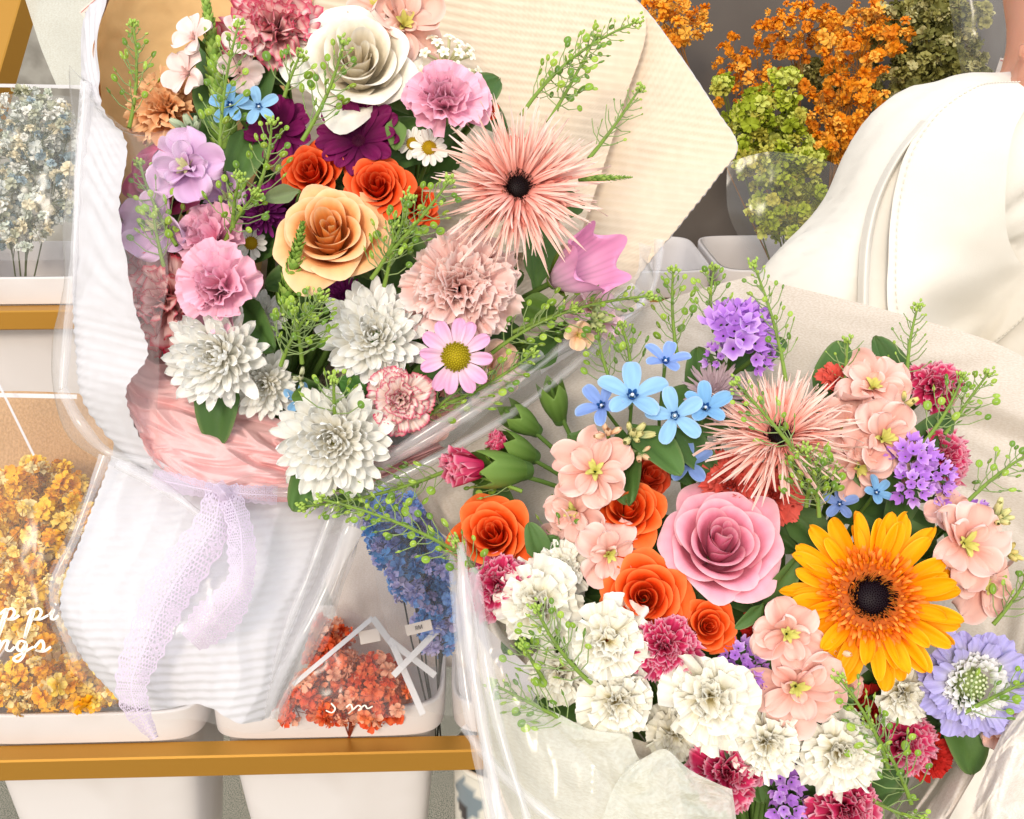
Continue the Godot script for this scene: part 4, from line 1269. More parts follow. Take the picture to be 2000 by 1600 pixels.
func stock(o: Node3D, R: float, cs: Array, sd: int, doubled := true) -> void:
	# cs: petal base, petal outer, centre
	var layers := ([[6, 1.0, 0.1, 0.05, 0.46], [4, 0.74, 0.45, 0.06, 0.42]] if sd % 3 > 0 else [[5, 1.05, 0.05, 0.05, 0.5], [5, 0.8, 0.35, 0.05, 0.40], [3, 0.5, 0.8, 0.05, 0.4]]) if doubled else [[4, 1.05, 0.2, 0.04, 0.56]]
	for ly in layers:
		for k in ly[0]:
			var p := petal({L = R * ly[1], W = R * ly[1] * ly[4], base = 0.16, peak = 0.62, rnd = 2.6, a0 = 30.0, a1 = rng.randf_range(-65.0, 15.0), cup = rng.randf_range(0.15, 0.9), ruf = 0.2, rf = 1.4, twist = rng.randf_range(-0.5, 0.5), groove = 0.4, c0 = cs[0], c1 = cs[1], ce = cs[1].lightened(0.25), ew = 0.07, seed = rng.randi(), nu = 10, nv = 10})
			part(o, "petal", p, M.petal, tilted(TAU * (k + ly[2]) / ly[0] + rng.randf_range(-0.25, 0.25), ly[2] + rng.randf_range(-0.15, 0.15), R * ly[3], 0.0, rng.randf_range(0.88, 1.08), rng.randf_range(-0.35, 0.35)))
	for k in 8:
		part(o, "floret", petal({L = R * 0.44, W = R * 0.085, base = 0.6, peak = 0.5, rnd = 2.0, a0 = 70.0, a1 = 25.0, cup = 0.9, c0 = cs[2], c1 = cs[2], seed = rng.randi(), nu = 4, nv = 6}), M.petal, tilted(k * 1.05 + rng.randf_range(-0.3, 0.3), rng.randf_range(0.0, 0.35), R * 0.03, 0.0, rng.randf_range(0.7, 1.1)))
	var a := Acc.new()
	a.tube([Vector3(0, R * 0.05, 0), Vector3(0, -R * 0.45, 0)], R * 0.12, R * 0.07, C("93a876"), 8)
	part(o, "calyx", a.mesh(), M.green)

func tweedia(o: Node3D, R: float, sd: int, up := 24.0) -> void:
	var b1: Color = [C("82b4de"), C("86a2de"), C("94c0e4")][sd % 3]
	for k in 5:
		part(o, "petal", petal({L = R, W = R * 0.27, base = 0.5, peak = 0.58, rnd = 2.6, a0 = up + 10.0, a1 = up - 34.0, cup = 0.5, groove = 0.2, c0 = b1, c1 = b1, ce = C("a9c4e4"), ew = 0.07, seed = sd * 7 + k, nu = 8, nv = 9}), M.petal, tilted(TAU * k / 5.0, 0.0, R * 0.06, 0.0, rng.randf_range(0.92, 1.05), rng.randf_range(-0.15, 0.15)))
	for k in 5:
		part(o, "crown_lobe", petal({L = R * 0.22, W = R * 0.08, base = 0.8, peak = 0.4, rnd = 1.8, a0 = 80.0, a1 = 60.0, cup = 0.9, c0 = C("1f4a86"), c1 = C("2c62a4"), seed = k, nu = 4, nv = 4}), M.petal, tilted(TAU * (k + 0.5) / 5.0, 0.0, R * 0.1, 0.0))
	var a := Acc.new()
	a.bead(Vector3(0, R * 0.12, 0), R * 0.055, C("e8ecf2"), Vector3.ONE, 8, 6)
	part(o, "pistil", a.mesh(), M.green)
	var b := Acc.new()
	b.tube([Vector3(0, 0.0, 0), Vector3(0, -R * 0.5, 0)], R * 0.1, R * 0.05, C("8ba07c"), 7)
	part(o, "calyx", b.mesh(), M.green)

func funnel(R: float, sd: int, c0: Color, c1: Color) -> ArrayMesh:
	var pos := PackedVector3Array()
	var cols := PackedColorArray()
	var ph := sd * 1.7
	for j in 6:
		var t := j / 5.0
		for i in 21:
			var a := TAU * i / 20.0
			var ruff := t * t * (0.26 * sin(a * 5.0 + ph) + 0.18 * sin(a * 9.0 + ph * 2.0))
			var r := R * (0.15 + 0.85 * pow(t, 0.8)) * (1.0 + ruff * 0.5)
			pos.append(Vector3(cos(a) * r, R * (0.75 * t + ruff * 1.3), sin(a) * r))
			cols.append(c0.lerp(c1, t))
	return grid(pos, cols, 20, 5)

func statice(o: Node3D, R: float, sd: int, n := 14, bare := false) -> void:
	var vari := []
	for k in 4:
		vari.append(funnel(R * 0.27, sd + k, C("a86cca"), [C("cc92e8"), C("d8a8f0"), C("be84de"), C("e0bcf4")][k]))
	var g := Acc.new()
	for k in n:
		var f := sqrt((k + 0.5) / n)
		var ph := k * 2.39996 + sd
		var p := Vector3(cos(ph) * f * R * 0.8, R * 0.5 * (1.0 - f * f) + rng.randf_range(-0.05, 0.05) * R, sin(ph) * f * R * 0.8)
		var nn := Vector3(p.x * 0.9, R * 0.8, p.z * 0.9).normalized()
		part(o, "floret", vari[k % 4], M.petal, Transform3D(facing(nn, rng.randf() * TAU).scaled_local(Vector3.ONE * rng.randf_range(0.8, 1.2)), p))
		g.tube([Vector3(0, -R * 0.7, 0), p * 0.6 + Vector3(0, -R * 0.2, 0), p], R * 0.03, R * 0.06, C("5d7d40"), 5)
	part(o, "flower_stalk", g.mesh(), M.green)

func scabiosa(o: Node3D, R: float, sd: int) -> void:
	var big := []
	for k in 5:
		big.append(petal({L = R * 0.5, W = R * 0.19, base = 0.3, fan = true, arc = 0.3, a0 = 25.0, a1 = -30.0 + 8.0 * k, cup = 0.6, ruf = 0.2, rf = 2.2, c0 = C("d5d0dc"), c1 = C("b7aee0"), seed = sd + k, nu = 12, nv = 7}))
	for k in 46:
		var f := k / 46.0
		part(o, "petal", big[k % 5], M.petal, tilted(k * 2.39996, lerpf(0.5, -0.05, f) + rng.randf_range(-0.2, 0.2), R * lerpf(0.36, 0.52, f), R * 0.16 * (1.0 - f), rng.randf_range(0.7, 1.1), rng.randf_range(-0.5, 0.5)))
	var small := []
	for k in 3:
		small.append(petal({L = R * 0.17, W = R * 0.065, base = 0.4, fan = true, arc = 0.3, a0 = 60.0, a1 = 0.0, cup = 0.8, ruf = 0.15, c0 = C("c8cfa8"), c1 = C("ece9ea"), seed = sd + 20 + k, nu = 6, nv = 5}))
	for k in 130:
		var f := (k + 0.5) / 130.0
		var r := lerpf(0.2, 0.46, sqrt(f))
		part(o, "floret", small[k % 3], M.petal, tilted(k * 2.39996, rng.randf_range(0.0, 0.8), R * r, R * 0.3 * sqrt(1.0 - r * r * 3.5) * 0.9, rng.randf_range(0.8, 1.2)))
	part(o, "center", bump_dome(R * 0.27, R * 0.22, 8, R * 0.02, C("8fa05e"), C("8fa05e")), M.green)
	for k in 34:
		var f := sqrt((k + 0.5) / 34.0)
		var a := Acc.new()
		var p := Vector3(cos(k * 2.39996) * f * R * 0.24, R * 0.23 * sqrt(1.0 - f * f * 0.7), sin(k * 2.39996) * f * R * 0.24)
		a.bead(p + Vector3(0, R * 0.02, 0), R * 0.026, C("dfe6bd"), Vector3.ONE, 7, 5)
		a.tube([p - Vector3(0, R * 0.05, 0), p], R * 0.014, R * 0.014, C("a9b878"), 5)
		part(o, "pin", a.mesh(), M.green)

func bell(o: Node3D, R: float, c0: Color, c1: Color) -> void:
	var pos := PackedVector3Array()
	var cols := PackedColorArray()
	for j in 15:
		var t := j / 14.0
		for i in 81:
			var a := TAU * i / 80.0
			var lobe := cos(a * 5.0)
			var r := R * (0.22 + 0.42 * sin(minf(t * 1.3, 1.0) * PI / 2.0) + 0.16 * pow(t, 6.0)) * (1.0 + 0.06 * lobe + 0.025 * cos(a * 10.0) + 0.03 * sin(a * 3.0 + t * 4.0))
			var h := R * 1.75 * t * (1.0 + 0.05 * lobe * t) - R * 0.18 * smoothstep(0.85, 1.0, t) * (0.6 - lobe)
			pos.append(Vector3(cos(a) * r, h, sin(a) * r))
			var vein := 1.0 - 0.16 * pow(absf(sin(a * 12.5)), 8.0) + 0.04 * sin(a * 7.0 + t * 9.0)
			var cc := c0.lerp(c1, smoothstep(0.2, 1.0, t))
			cols.append(Color(cc.r * vein, cc.g * vein, cc.b * vein))
	part(o, "corolla", grid(pos, cols, 80, 14), M.petal)
	for k in 5:
		part(o, "sepal", petal({L = R * 0.8, W = R * 0.2, base = 0.7, peak = 0.3, rnd = 1.4, a0 = 10.0, a1 = 45.0, cup = 0.6, c0 = C("6f8c34"), c1 = C("7fa03c"), seed = k}), M.leaf, tilted(TAU * k / 5.0, 0.35, R * 0.12, -R * 0.02))
	var a := Acc.new()
	a.bead(Vector3(0, -R * 0.02, 0), R * 0.24, C("6c8a33"), Vector3(1, 0.7, 1), 10, 6)
	part(o, "receptacle", a.mesh(), M.green)

func carnation_bud(o: Node3D, R: float, open_: float, cs: Array) -> void:
	# faces +Y, calyx below
	R *= 0.82
	var pos := PackedVector3Array()
	var cols := PackedColorArray()
	for j in 11:
		var t := j / 10.0
		for i in 31:
			var a := TAU * i / 30.0
			var tooth := absf(fposmod(i / 6.0, 1.0) - 0.5) * 2.0
			var r := R * (0.35 + 0.65 * sin(minf(t * 1.5, 1.0) * PI / 2.0)) * (1.0 - 0.06 * t)
			var h := R * 3.4 * t - R * 0.9 * (1.0 - tooth) * smoothstep(0.7, 1.0, t)
			pos.append(Vector3(cos(a) * r, h - R * 3.4, sin(a) * r))
			cols.append(C("587a32").lerp(C("7b9a48"), t * t).lerp(C("8aa85a"), 0.25 * (0.5 + 0.5 * sin(i * 2.1))))
	part(o, "calyx", grid(pos, cols, 30, 10), M.leaf)
	for k in 4:
		part(o, "bract", petal({L = R * 1.1, W = R * 0.55, base = 0.9, peak = 0.3, rnd = 1.5, a0 = 70.0, a1 = 96.0, cup = 1.0, c0 = C("55743a"), seed = k}), M.leaf, tilted(TAU * k / 4.0, 0.0, R * 0.42, -R * 3.45))
	if open_ > 0.0:
		var v := []
		for k in 4:
			v.append(petal({L = R * 1.9 * open_, W = R * 0.75, base = 0.5, fan = true, arc = 0.2, a0 = 80.0, a1 = 95.0 + 9.0 * k, cup = 1.0, ruf = 0.3, rf = 2.5, serr = 0.1, c0 = cs[0], c1 = cs[1], ce = cs[2], ew = 0.12, seed = 40 + k, nu = 18, nv = 8}))
		for k in 16:
			part(o, "petal", v[k % 4], M.petal, tilted(k * 2.39996, rng.randf_range(-0.12, 0.16), R * 0.55 * sqrt(k / 16.0), -R * 0.5, rng.randf_range(0.85, 1.1), rng.randf_range(-0.4, 0.4)))

func small_buds(o: Node3D, R: float, cs: Array, n: int, sd: int) -> void:
	# a tip of closed buds, each wrapped in two tones
	for k in n:
		var ph := k * 2.39996 + sd
		var f := float(k) / n
		var nn := Vector3(cos(ph) * (0.25 + f), 1.0 - 0.4 * f, sin(ph) * (0.25 + f)).normalized()
		var b := part(o, "bud", null, M.petal, Transform3D(facing(nn, rng.randf() * TAU).scaled_local(Vector3.ONE * rng.randf_range(0.7, 1.15)), nn * R * 0.35 * f))
		var a := Acc.new()
		for s in 5:
			a.add(petal({L = R * 0.75, W = R * 0.17, base = 0.5, peak = 0.4, rnd = 1.7, a0 = 62.0, a1 = 108.0, cup = 0.8, c0 = cs[0], c1 = cs[1], seed = s + k, nu = 4, nv = 6}), tilted(TAU * s / 5.0, 0.0, R * 0.03, 0.0))
		b.mesh = a.mesh()
	var g := Acc.new()
	g.tube([Vector3(0, R * 0.2, 0), Vector3(0, -R * 0.7, 0)], R * 0.1, R * 0.08, cs[0], 6)
	part(o, "flower_stalk", g.mesh(), M.green)

func star_cluster(o: Node3D, R: float) -> void:
	var a := Acc.new()
	for k in 15:
		var f := sqrt((k + 0.5) / 15.0)
		var ph := k * 2.39996
		var p := Vector3(cos(ph) * f * R * 0.85, R * 0.55 * (1.1 - f * f), sin(ph) * f * R * 0.85)
		a.tube([Vector3(0, -R * 0.5, 0), p * 0.5, p], R * 0.03, R * 0.045, C("d6d3a4"), 5)
		var fl := Acc.new()
		for s in 5:
			fl.add(petal({L = R * 0.17, W = R * 0.065, base = 0.5, peak = 0.5, rnd = 1.7, a0 = 40.0, a1 = -20.0, cup = 0.6, c0 = C("efe9cf"), c1 = C("f4f1e2"), seed = s, nu = 4, nv = 5}), tilted(TAU * s / 5.0 + k, 0.0, R * 0.01, 0.0))
		fl.bead(Vector3(0, R * 0.03, 0), R * 0.03, C("e9dfb2"), Vector3.ONE, 5, 4)
		part(o, "floret", fl.mesh(), M.petal, Transform3D(facing(Vector3(p.x * 0.9, R, p.z * 0.9)), p))
	part(o, "flower_stalk", a.mesh(), M.green)

# ---------------------------------------------------------------- greenery
func make_pods() -> void:
	for k in 3:
		var a := Acc.new()
		var c: Color = [C("8cae3c"), C("6f9438"), C("a5c24c")][k]
		a.bead(Vector3(0, 0.5, 0), 0.5, c, Vector3(0.92, 1.0, 0.17), 9, 6)
		a.bead(Vector3(0, 0.48, 0), 0.2, c.lightened(0.15), Vector3(0.7, 1.3, 1.0), 6, 4)
		pods.append(a.mesh())

func sprig(base: Vector3, tip: Vector3, label: String, q := {}) -> void:
	var L := base.distance_to(tip)
	var nn := (tip - base).normalized()
	var o := thing("pennycress_sprig", label, "greenery", "green seed pod sprigs", Transform3D(facing(nn, rng.randf() * TAU), base))
	var bow := Vector3(rng.randf_range(-1, 1), 0, rng.randf_range(-1, 1)) * L * 0.06
	var path := []
	for k in 9:
		var t := k / 8.0
		path.append(Vector3(0, L * t, 0) + bow * 4.0 * t * (1.0 - t))
	var cs := C("7f9c40")
	var a := Acc.new()
	a.tube(path, 0.0012, 0.0006, cs, 6)
	var n: int = q.get("n", int(L / 0.0018))
	var pr: float = q.get("pod", 0.0048)
	for k in n:
		var t := lerpf(q.get("from", 0.12), 0.97, (k + 0.5) / n)
		var p := along(path, t, false)
		var ph := k * 2.39996
		var ln: float = lerpf(0.012, 0.0035, pow(t, 2.0)) * rng.randf_range(0.8, 1.25) * q.get("wide", 1.0)
		var out := Vector3(cos(ph), rng.randf_range(0.3, 0.8), sin(ph)).normalized()
		var e: Vector3 = p + out * ln + Vector3(0, ln * 0.25, 0)
		a.tube([p, p + out * ln * 0.6, e], 0.00035, 0.00028, cs.lightened(0.1), 4)
		if t < 0.84:
			var up := (out + Vector3(0, 0.8, 0)).normalized()
			var sc := pr * rng.randf_range(0.8, 1.2) * lerpf(1.1, 0.55, t)
			part(o, "seed_pod", pods[k % 3], M.green, Transform3D(facing(up, rng.randf() * TAU).scaled_local(Vector3.ONE * sc), e))
		else:
			a.bead(e, 0.0009, C("b5cc66"), Vector3(0.8, 1.3, 0.8), 5, 4, facing(out))
	for k in 14:
		var ph := k * 2.39996
		var e := Vector3(0, L * 0.985, 0) + Vector3(cos(ph) * 0.0022, rng.randf_range(0.0, 0.004), sin(ph) * 0.0022) * (0.4 + k / 14.0)
		a.bead(e, 0.0009, C("a8c45a"), Vector3(0.9, 1.3, 0.9), 5, 4)
	part(o, "stem", a.mesh(), M.green)

func spike(base: Vector3, tip: Vector3, R: float, label: String) -> void:
	var L := base.distance_to(tip)
	var o := thing("flower_spike", label, "greenery", "", Transform3D(facing(tip - base), base))
	var a := Acc.new()
	a.tube([Vector3.ZERO, Vector3(0, L * 0.5, 0), Vector3(0, L, 0)], R * 0.35, R * 0.08, C("6f8e35"), 6)
	part(o, "stem", a.mesh(), M.green)
	var v := []
	for k in 3:
		v.append(petal({L = 1.0, W = 0.3, base = 0.6, peak = 0.4, rnd = 1.5, a0 = 5.0, a1 = 70.0, cup = 1.0, c0 = [C("5d8232"), C("6f9438"), C("86a847")][k], c1 = [C("7ca043"), C("8fb04c"), C("a3bf5c")][k], seed = k, nu = 4, nv = 6}))
	var n := int(L / 0.00042)
	for k in mini(n, 260):
		var t := (k + 0.5) / minf(n, 260.0)
		var sc := R * 1.35 * lerpf(1.0, 0.25, pow(t, 1.2))
		part(o, "bud", v[k % 3], M.leaf, Transform3D(Basis(Vector3.UP, k * 2.39996) * Basis(Vector3.BACK, rng.randf_range(0.1, 0.45)).scaled(Vector3.ONE * sc), Vector3(0, L * t * 0.97, 0)))

# ---------------------------------------------------------------- dried bunches
func make_puffs() -> void:
	for k in 3:
		var a := Acc.new()
		var r := RandomNumberGenerator.new()
		r.seed = 50 + k
		for s in 13:
			var ph := s * 2.39996
			var el := lerpf(1.4, -0.5, (s + 0.5) / 13.0)
			a.add(petal({L = 0.55, W = 0.24, base = 0.4, fan = true, arc = 0.25, a0 = 20.0, a1 = -40.0, cup = 0.8, ruf = 0.3, rf = 1.5, c0 = Color(0.9, 0.9, 0.9), c1 = Color(1, 1, 1), seed = s + k * 20, nu = 4, nv = 3}), tilted(ph, el + r.randf_range(-0.2, 0.2), 0.05, 0.0, r.randf_range(0.7, 1.05)))
		puffs.append(a.mesh())

func puff_mats(cols: Array) -> Array:
	var out := []
	for h in cols:
		var m: StandardMaterial3D = M.petal.duplicate()
		m.albedo_color = Color(h)
		out.append(m)
	return out

# blossoms: list of [x, y, rx, ry, n]; foot: where the stems meet
func bunch(called: String, label: String, blobs: Array, foot: Vector3, cols: Array, stem_c: Color, size: float, sd: int, mass := 300) -> Node3D:
	var r := RandomNumberGenerator.new()
	r.seed = sd
	var o := thing(called, label, "dried flowers", "bunches of dried flowers for sale")
	var mats := puff_mats(cols)
	var total := 0.0
	for b in blobs:
		total += b[4]
	var thick := 298.0 / total
	var hubs := []
	for b in blobs:
		var stem_at := Acc.new()
		var mid := spot(b[0], b[1] + b[3] * 0.5, b[5])
		var neck := foot.lerp(mid, 0.55)
		stem_at.tube([foot, foot.lerp(neck, 0.5) + Vector3(0.004, 0, 0.004), neck, mid], 0.0011, 0.0007, stem_c, 5)
		var twigs := []
		for k in 7:
			var a := r.randf() * TAU
			var f := sqrt(r.randf()) * 0.7
			var p := spot(b[0] + cos(a) * f * b[2], b[1] + sin(a) * f * b[3], b[5] + r.randf_range(-0.025, 0.03))
			twigs.append(p)
			stem_at.tube([neck.lerp(mid, r.randf_range(0.2, 1.0)), mid.lerp(p, 0.5) + Vector3(0, 0.003, 0), p], 0.0006, 0.0004, stem_c, 4)
		for k in int(b[4] * thick):
			var a := r.randf() * TAU
			var f := pow(r.randf(), 0.55)
			var p := spot(b[0] + cos(a) * f * b[2], b[1] + sin(a) * f * b[3], b[5] + r.randf_range(-0.03, 0.035))
			var best: Vector3 = twigs[0]
			for q in twigs:
				if q.distance_squared_to(p) < best.distance_squared_to(p):
					best = q
			stem_at.tube([best, best.lerp(p, 0.6) + Vector3(0, -0.001, 0), p], 0.0004, 0.0003, stem_c, 4)
			var sc := size * r.randf_range(0.95, 1.7)
			part(o, "blossom", puffs[k % 3], mats[(k * 7 + int(b[0])) % mats.size()], Transform3D(Basis(Vector3(r.randf_range(-1, 1), r.randf_range(-1, 1), r.randf_range(-1, 1)).normalized(), r.randf() * TAU).scaled(Vector3.ONE * sc), p))
		part(o, "stem", stem_at.mesh(), M.green)
	# the blossoms deeper in the bunch
	var mm := MultiMesh.new()
	mm.transform_format = MultiMesh.TRANSFORM_3D
	mm.use_colors = true
	mm.mesh = puffs[1]
	mm.instance_count = mass
	for k in mass:
		var b: Array = blobs[k % blobs.size()]
		var a := r.randf() * TAU
		var f := pow(r.randf(), 0.5) * 1.02
		var sc := size * r.randf_range(0.9, 1.5)
		mm.set_instance_transform(k, Transform3D(Basis(Vector3(r.randf_range(-1, 1), r.randf_range(-1, 1), 0.3).normalized(), r.randf() * TAU).scaled(Vector3.ONE * sc), spot(b[0] + cos(a) * f * b[2], b[1] + sin(a) * f * b[3], b[5] + r.randf_range(0.0, 0.06))))
		mm.set_instance_color(k, Color(cols[k % cols.size()]).srgb_to_linear())
	var mi := MultiMeshInstance3D.new()
	mi.name = "inner_blossoms"
	mi.multimesh = mm
	mi.material_override = M.petal
	mi.set_meta("kind", "stuff")
	o.add_child(mi, true)
	return o

# ---------------------------------------------------------------- the bouquets' flowers
var tie := Vector3.ZERO

func place(called: String, label: String, cat: String, x: float, y: float, d: float, dia: float, dx: float, dy: float, drop: float) -> Array:
	var R := dia * d / FOC / 2.0 * 1.07
	var n := lean(dx, dy)
	return [thing(called, label, cat, "", Transform3D(facing(n, rng.randf() * TAU), spot(x, y, d) - n * R * drop)), R]

func f_rose(x, y, d, dia, dx, dy, cs: Array, called: String, label: String, n := 24, opened := 1.0) -> void:
	var e := place(called, label, "rose", x, y, d, dia, dx, dy, 0.95)
	rose(e[0], e[1] / 1.08, cs, rng.randi() % 1000, n, opened)
	stalk(e[0], tie, 0.0022, 3)

func f_carn(x, y, d, dia, dx, dy, cs: Array, called: String, label: String, q := {}) -> void:
	var e := place(called, label, "carnation", x, y, d, dia, dx, dy, 0.35)
	carnation(e[0], e[1], cs, rng.randi() % 1000, q)
	stalk(e[0], tie, 0.0018, 2)

func f_mum(x, y, d, dia, dx, dy, cs: Array, called: String, label: String, n := 125, q := {}) -> void:
	var e := place(called, label, "chrysanthemum", x, y, d, dia, dx, dy, 0.2)
	mum(e[0], e[1], cs, rng.randi() % 1000, n, q)
	stalk(e[0], tie, 0.0018, 2)

func f_stock(x, y, d, dia, dx, dy, cs: Array, called: String, label: String, doubled := true) -> void:
	var e := place(called, label, "stock flower", x, y, d, dia, dx, dy, 0.2)
	stock(e[0], e[1], cs, rng.randi() % 1000, doubled)
	stalk(e[0], tie, 0.0016, 1)

func f_tweedia(x, y, d, dia, dx, dy, label: String, up := 24.0) -> void:
	var e := place("blue_star_flower", label, "blue flower", x, y, d, dia * rng.randf_range(0.82, 0.98), dx + rng.randf_range(-0.25, 0.25), dy + rng.randf_range(-0.1, 0.3), 0.1)
	tweedia(e[0], e[1], rng.randi() % 1000, up)
	stalk(e[0], tie, 0.001, 1)

func f_statice(x, y, d, dia, dx, dy, label: String, n := 14) -> void:
	var e := place("purple_statice", label, "statice", x, y, d, dia * 0.88, dx, dy, 0.3)
	statice(e[0], e[1], rng.randi() % 100, n)
	stalk(e[0], tie, 0.0014, 1)

func f_daisy(x, y, d, dia, dx, dy, cs: Array, called: String, label: String, n: int, disc: float, q := {}) -> void:
	var e := place(called, label, "daisy", x, y, d, dia, dx, dy, 0.1)
	daisy(e[0], e[1], cs, rng.randi() % 100, n, disc, q)
	stalk(e[0], tie, 0.0012, 1)

func f_buds(x, y, d, dia, dx, dy, cs: Array, n: int, label: String) -> void:
	var e := place("bud_cluster", label, "flower buds", x, y, d, dia, dx, dy, 0.3)
	small_buds(e[0], e[1], cs, n, rng.randi() % 50)
	stalk(e[0], tie, 0.0012, 0)

func g_sprig(x0, y0, d0, x1, y1, d1, label: String, q := {}) -> void:
	sprig(spot(x0, y0, d0), spot(x1, y1, d1), label, q)

func lone_leaf(x, y, d, x1, y1, d1, W: float, label: String, c := "4f6b3a") -> void:
	var a := spot(x, y, d)
	var b := spot(x1, y1, d1)
	var xx := (b - a).normalized()
	var zz := xx.cross(view.basis.z + view.basis.x * 0.3).normalized()
	var o := thing("rose_leaf", label, "leaf", "", Transform3D(Basis(xx, zz.cross(xx), zz), a))
	part(o, "blade", leaf_mesh(a.distance_to(b), W, rng.randi(), C(c)), M.leaf)
	var st := Acc.new()
	var back := o.transform.affine_inverse() * tie
	st.tube([Vector3.ZERO, back * 0.35 + Vector3(0, -0.01, 0), back], 0.0009, 0.0014, C("5f7d3a"), 5)
	part(o, "stem", st.mesh(), M.green)

func build_first_bouquet() -> void:
	tie = spot(450, 985, .66)
	var orange := [C("e0401a"), C("f2521c"), C("f87c48")]
	var pink := [C("f8b2ca"), C("fcc6d9"), C("fee2ec")]
	f_rose(640, 440, .565, 232, 0.05, 0.32, [C("f6a448"), C("f9c088"), C("fcd6ac")], "peach_rose", "large peach rose in the middle of the white wrapped bouquet", 28)
	f_rose(700, 98, .588, 265, 0.12, 0.2, [C("f7ead0"), C("f9f2e4"), C("fbf6ee")], "white_rose", "big creamy white rose above the dark purple daisy", 24)
	f_rose(602, 325, .588, 138, -0.1, 0.25, orange, "orange_rose", "small red orange rose touching the peach rose's upper left", 22, 0.8)
	f_rose(735, 355, .583, 145, 0.05, 0.2, orange, "orange_rose", "open red orange rose between the peach rose and the purple daisy", 26)
	f_rose(822, 395, .603, 90, 0.4, 0.1, orange, "orange_rose", "half hidden red rose beside the fringed pink gerbera", 18, 0.8)
	f_rose(950, 205, .618, 70, 0.5, 0.3, orange, "orange_rose", "red rose peeping out behind the pink frilled carnation", 16, 0.7)
	f_rose(295, 340, .596, 160, -0.3, 0.2, [C("c92a68"), C("d84a80"), C("e27a9f")], "magenta_rose", "magenta rose behind the clear film and the lilac stock", 22)
	var soft := {n = 20, w = 0.62, serr = 0.03, ruf = 0.13, low = -0.05, core = 0.75, a1 = 12.0}
	f_carn(868, 192, .578, 172, 0.1, 0.2, pink, "pink_carnation", "rosy pink frilled carnation below the white star flowers", soft)
	f_carn(424, 560, .572, 176, -0.15, -0.1, pink, "pink_carnation", "rosy pink frilled carnation above the white chrysanthemums", soft)
	f_carn(405, 462, .588, 150, -0.4, 0.2, pink, "pink_carnation", "paler pink carnation under the lilac stock flower", soft)
	f_carn(900, 560, .580, 250, 0.1, 0.0, [C("f6c0b8"), C("fad4cc"), C("fde6e0")], "blush_carnation", "large blush carnation with toothed edges below the fringed pink gerbera", {n = 44, ew = 0.05, serr = 0.09, w = 0.5, ruf = 0.26})
	var picot := {n = 30, ew = 0.09, serr = 0.07, w = 0.5, ruf = 0.22}
	f_carn(782, 782, .576, 142, 0.1, -0.1, [C("eeb3a8"), C("f6e3da"), C("d8476f")], "striped_carnation", "white carnation with fine pink margins beside the pink daisy", picot)
	f_carn(528, 45, .606, 215, -0.05, 0.35, [C("f0a0a6"), C("f8d8d2"), C("dc4a70")], "striped_carnation", "pink and white streaked carnation beside the white rose", {n = 36, ew = 0.1, streak = 0.75, serr = 0.08, w = 0.5})
	f_carn(310, 590, .596, 225, -0.3, -0.1, [C("e88a88"), C("f6d2cc"), C("d2344e")], "striped_carnation", "pale carnation with red margins behind film beside white paper", {n = 30, ew = 0.06, streak = 0.35, serr = 0.08, w = 0.52})
	f_carn(318, 205, .612, 180, -0.2, 0.25, [C("f5a860"), C("f9c694"), C("fbd4ac")], "peach_carnation", "peach carnation against the orange paper lining", {n = 34})
	var lilac := [C("c79ac4"), C("dcb4d8"), C("d9d7a4")]
	f_stock(362, 325, .580, 135, -0.1, 0.1, lilac, "lilac_stock", "open lilac stock flower with a green eye")
	f_stock(305, 440, .588, 140, -0.4, 0.0, lilac, "lilac_stock", "pale lilac stock flower behind the film above the red edged carnation", false)
	f_stock(440, 385, .598, 90, 0.1, 0.1, lilac, "lilac_stock", "small lilac stock flower behind the green pods", false)
	f_buds(375, 250, .590, 90, -0.1, 0.8, [C("8ea082"), C("b9c4a4")], 7, "grey green stock buds above the lilac flower")
	f_stock(790, 45, .606, 150, 0.3, 0.1, [C("eeb2a0"), C("f3c8b8"), C("d9cf72")], "blush_stock", "blush pink stock flower beside the white rose at the paper")
	f_stock(735, 10, .612, 110, 0.0, 0.5, [C("eeb2a0"), C("f3c8b8"), C("d9cf72")], "blush_stock", "blush stock flower tucked behind the white rose", false)
	var e := place("fringed_gerbera", "fringed salmon pink gerbera with a black eye against cream paper", "gerbera", 1015, 360, .566, 325, 0.12, 0.05, 0.15)
	spider_gerbera(e[0], e[1], 3)
	stalk(e[0], tie, 0.003, 2)
	var cream := [C("f0ead6"), C("fcfaf5"), C("d6cf88")]
	f_mum(420, 695, .578, 205, -0.15, 0.0, cream, "white_chrysanthemum", "white chrysanthemum below the pink carnation")
	f_mum(730, 655, .582, 205, 0.05, 0.1, cream, "white_chrysanthemum", "white chrysanthemum beside the blush carnation")
	f_mum(650, 862, .572, 225, 0.0, -0.05, [C("ebe4cc"), C("f9f7f1"), C("b3ad62")], "white_chrysanthemum", "large white chrysanthemum hanging over the pink tissue")
	f_mum(515, 752, .592, 140, 0.0, -0.1, [C("ebe4cc"), C("f9f7f1"), C("8c8a4c")], "white_chrysanthemum", "smaller white chrysanthemum with a dark green eye", 90)
	f_mum(505, 620, .603, 110, 0.1, 0.1, cream, "white_chrysanthemum", "half hidden white chrysanthemum behind the green spike", 80)
	f_mum(830, 590, .606, 110, 0.1, 0.1, cream, "white_chrysanthemum", "white chrysanthemum mostly covered by the blush carnation", 70)
	f_mum(672, 580, .594, 84, 0.05, 0.1, [C("7c1f6a"), C("a0378c"), C("8a2878")], "magenta_chrysanthemum", "small purple button chrysanthemum below the peach rose", 110, {w = 0.075})
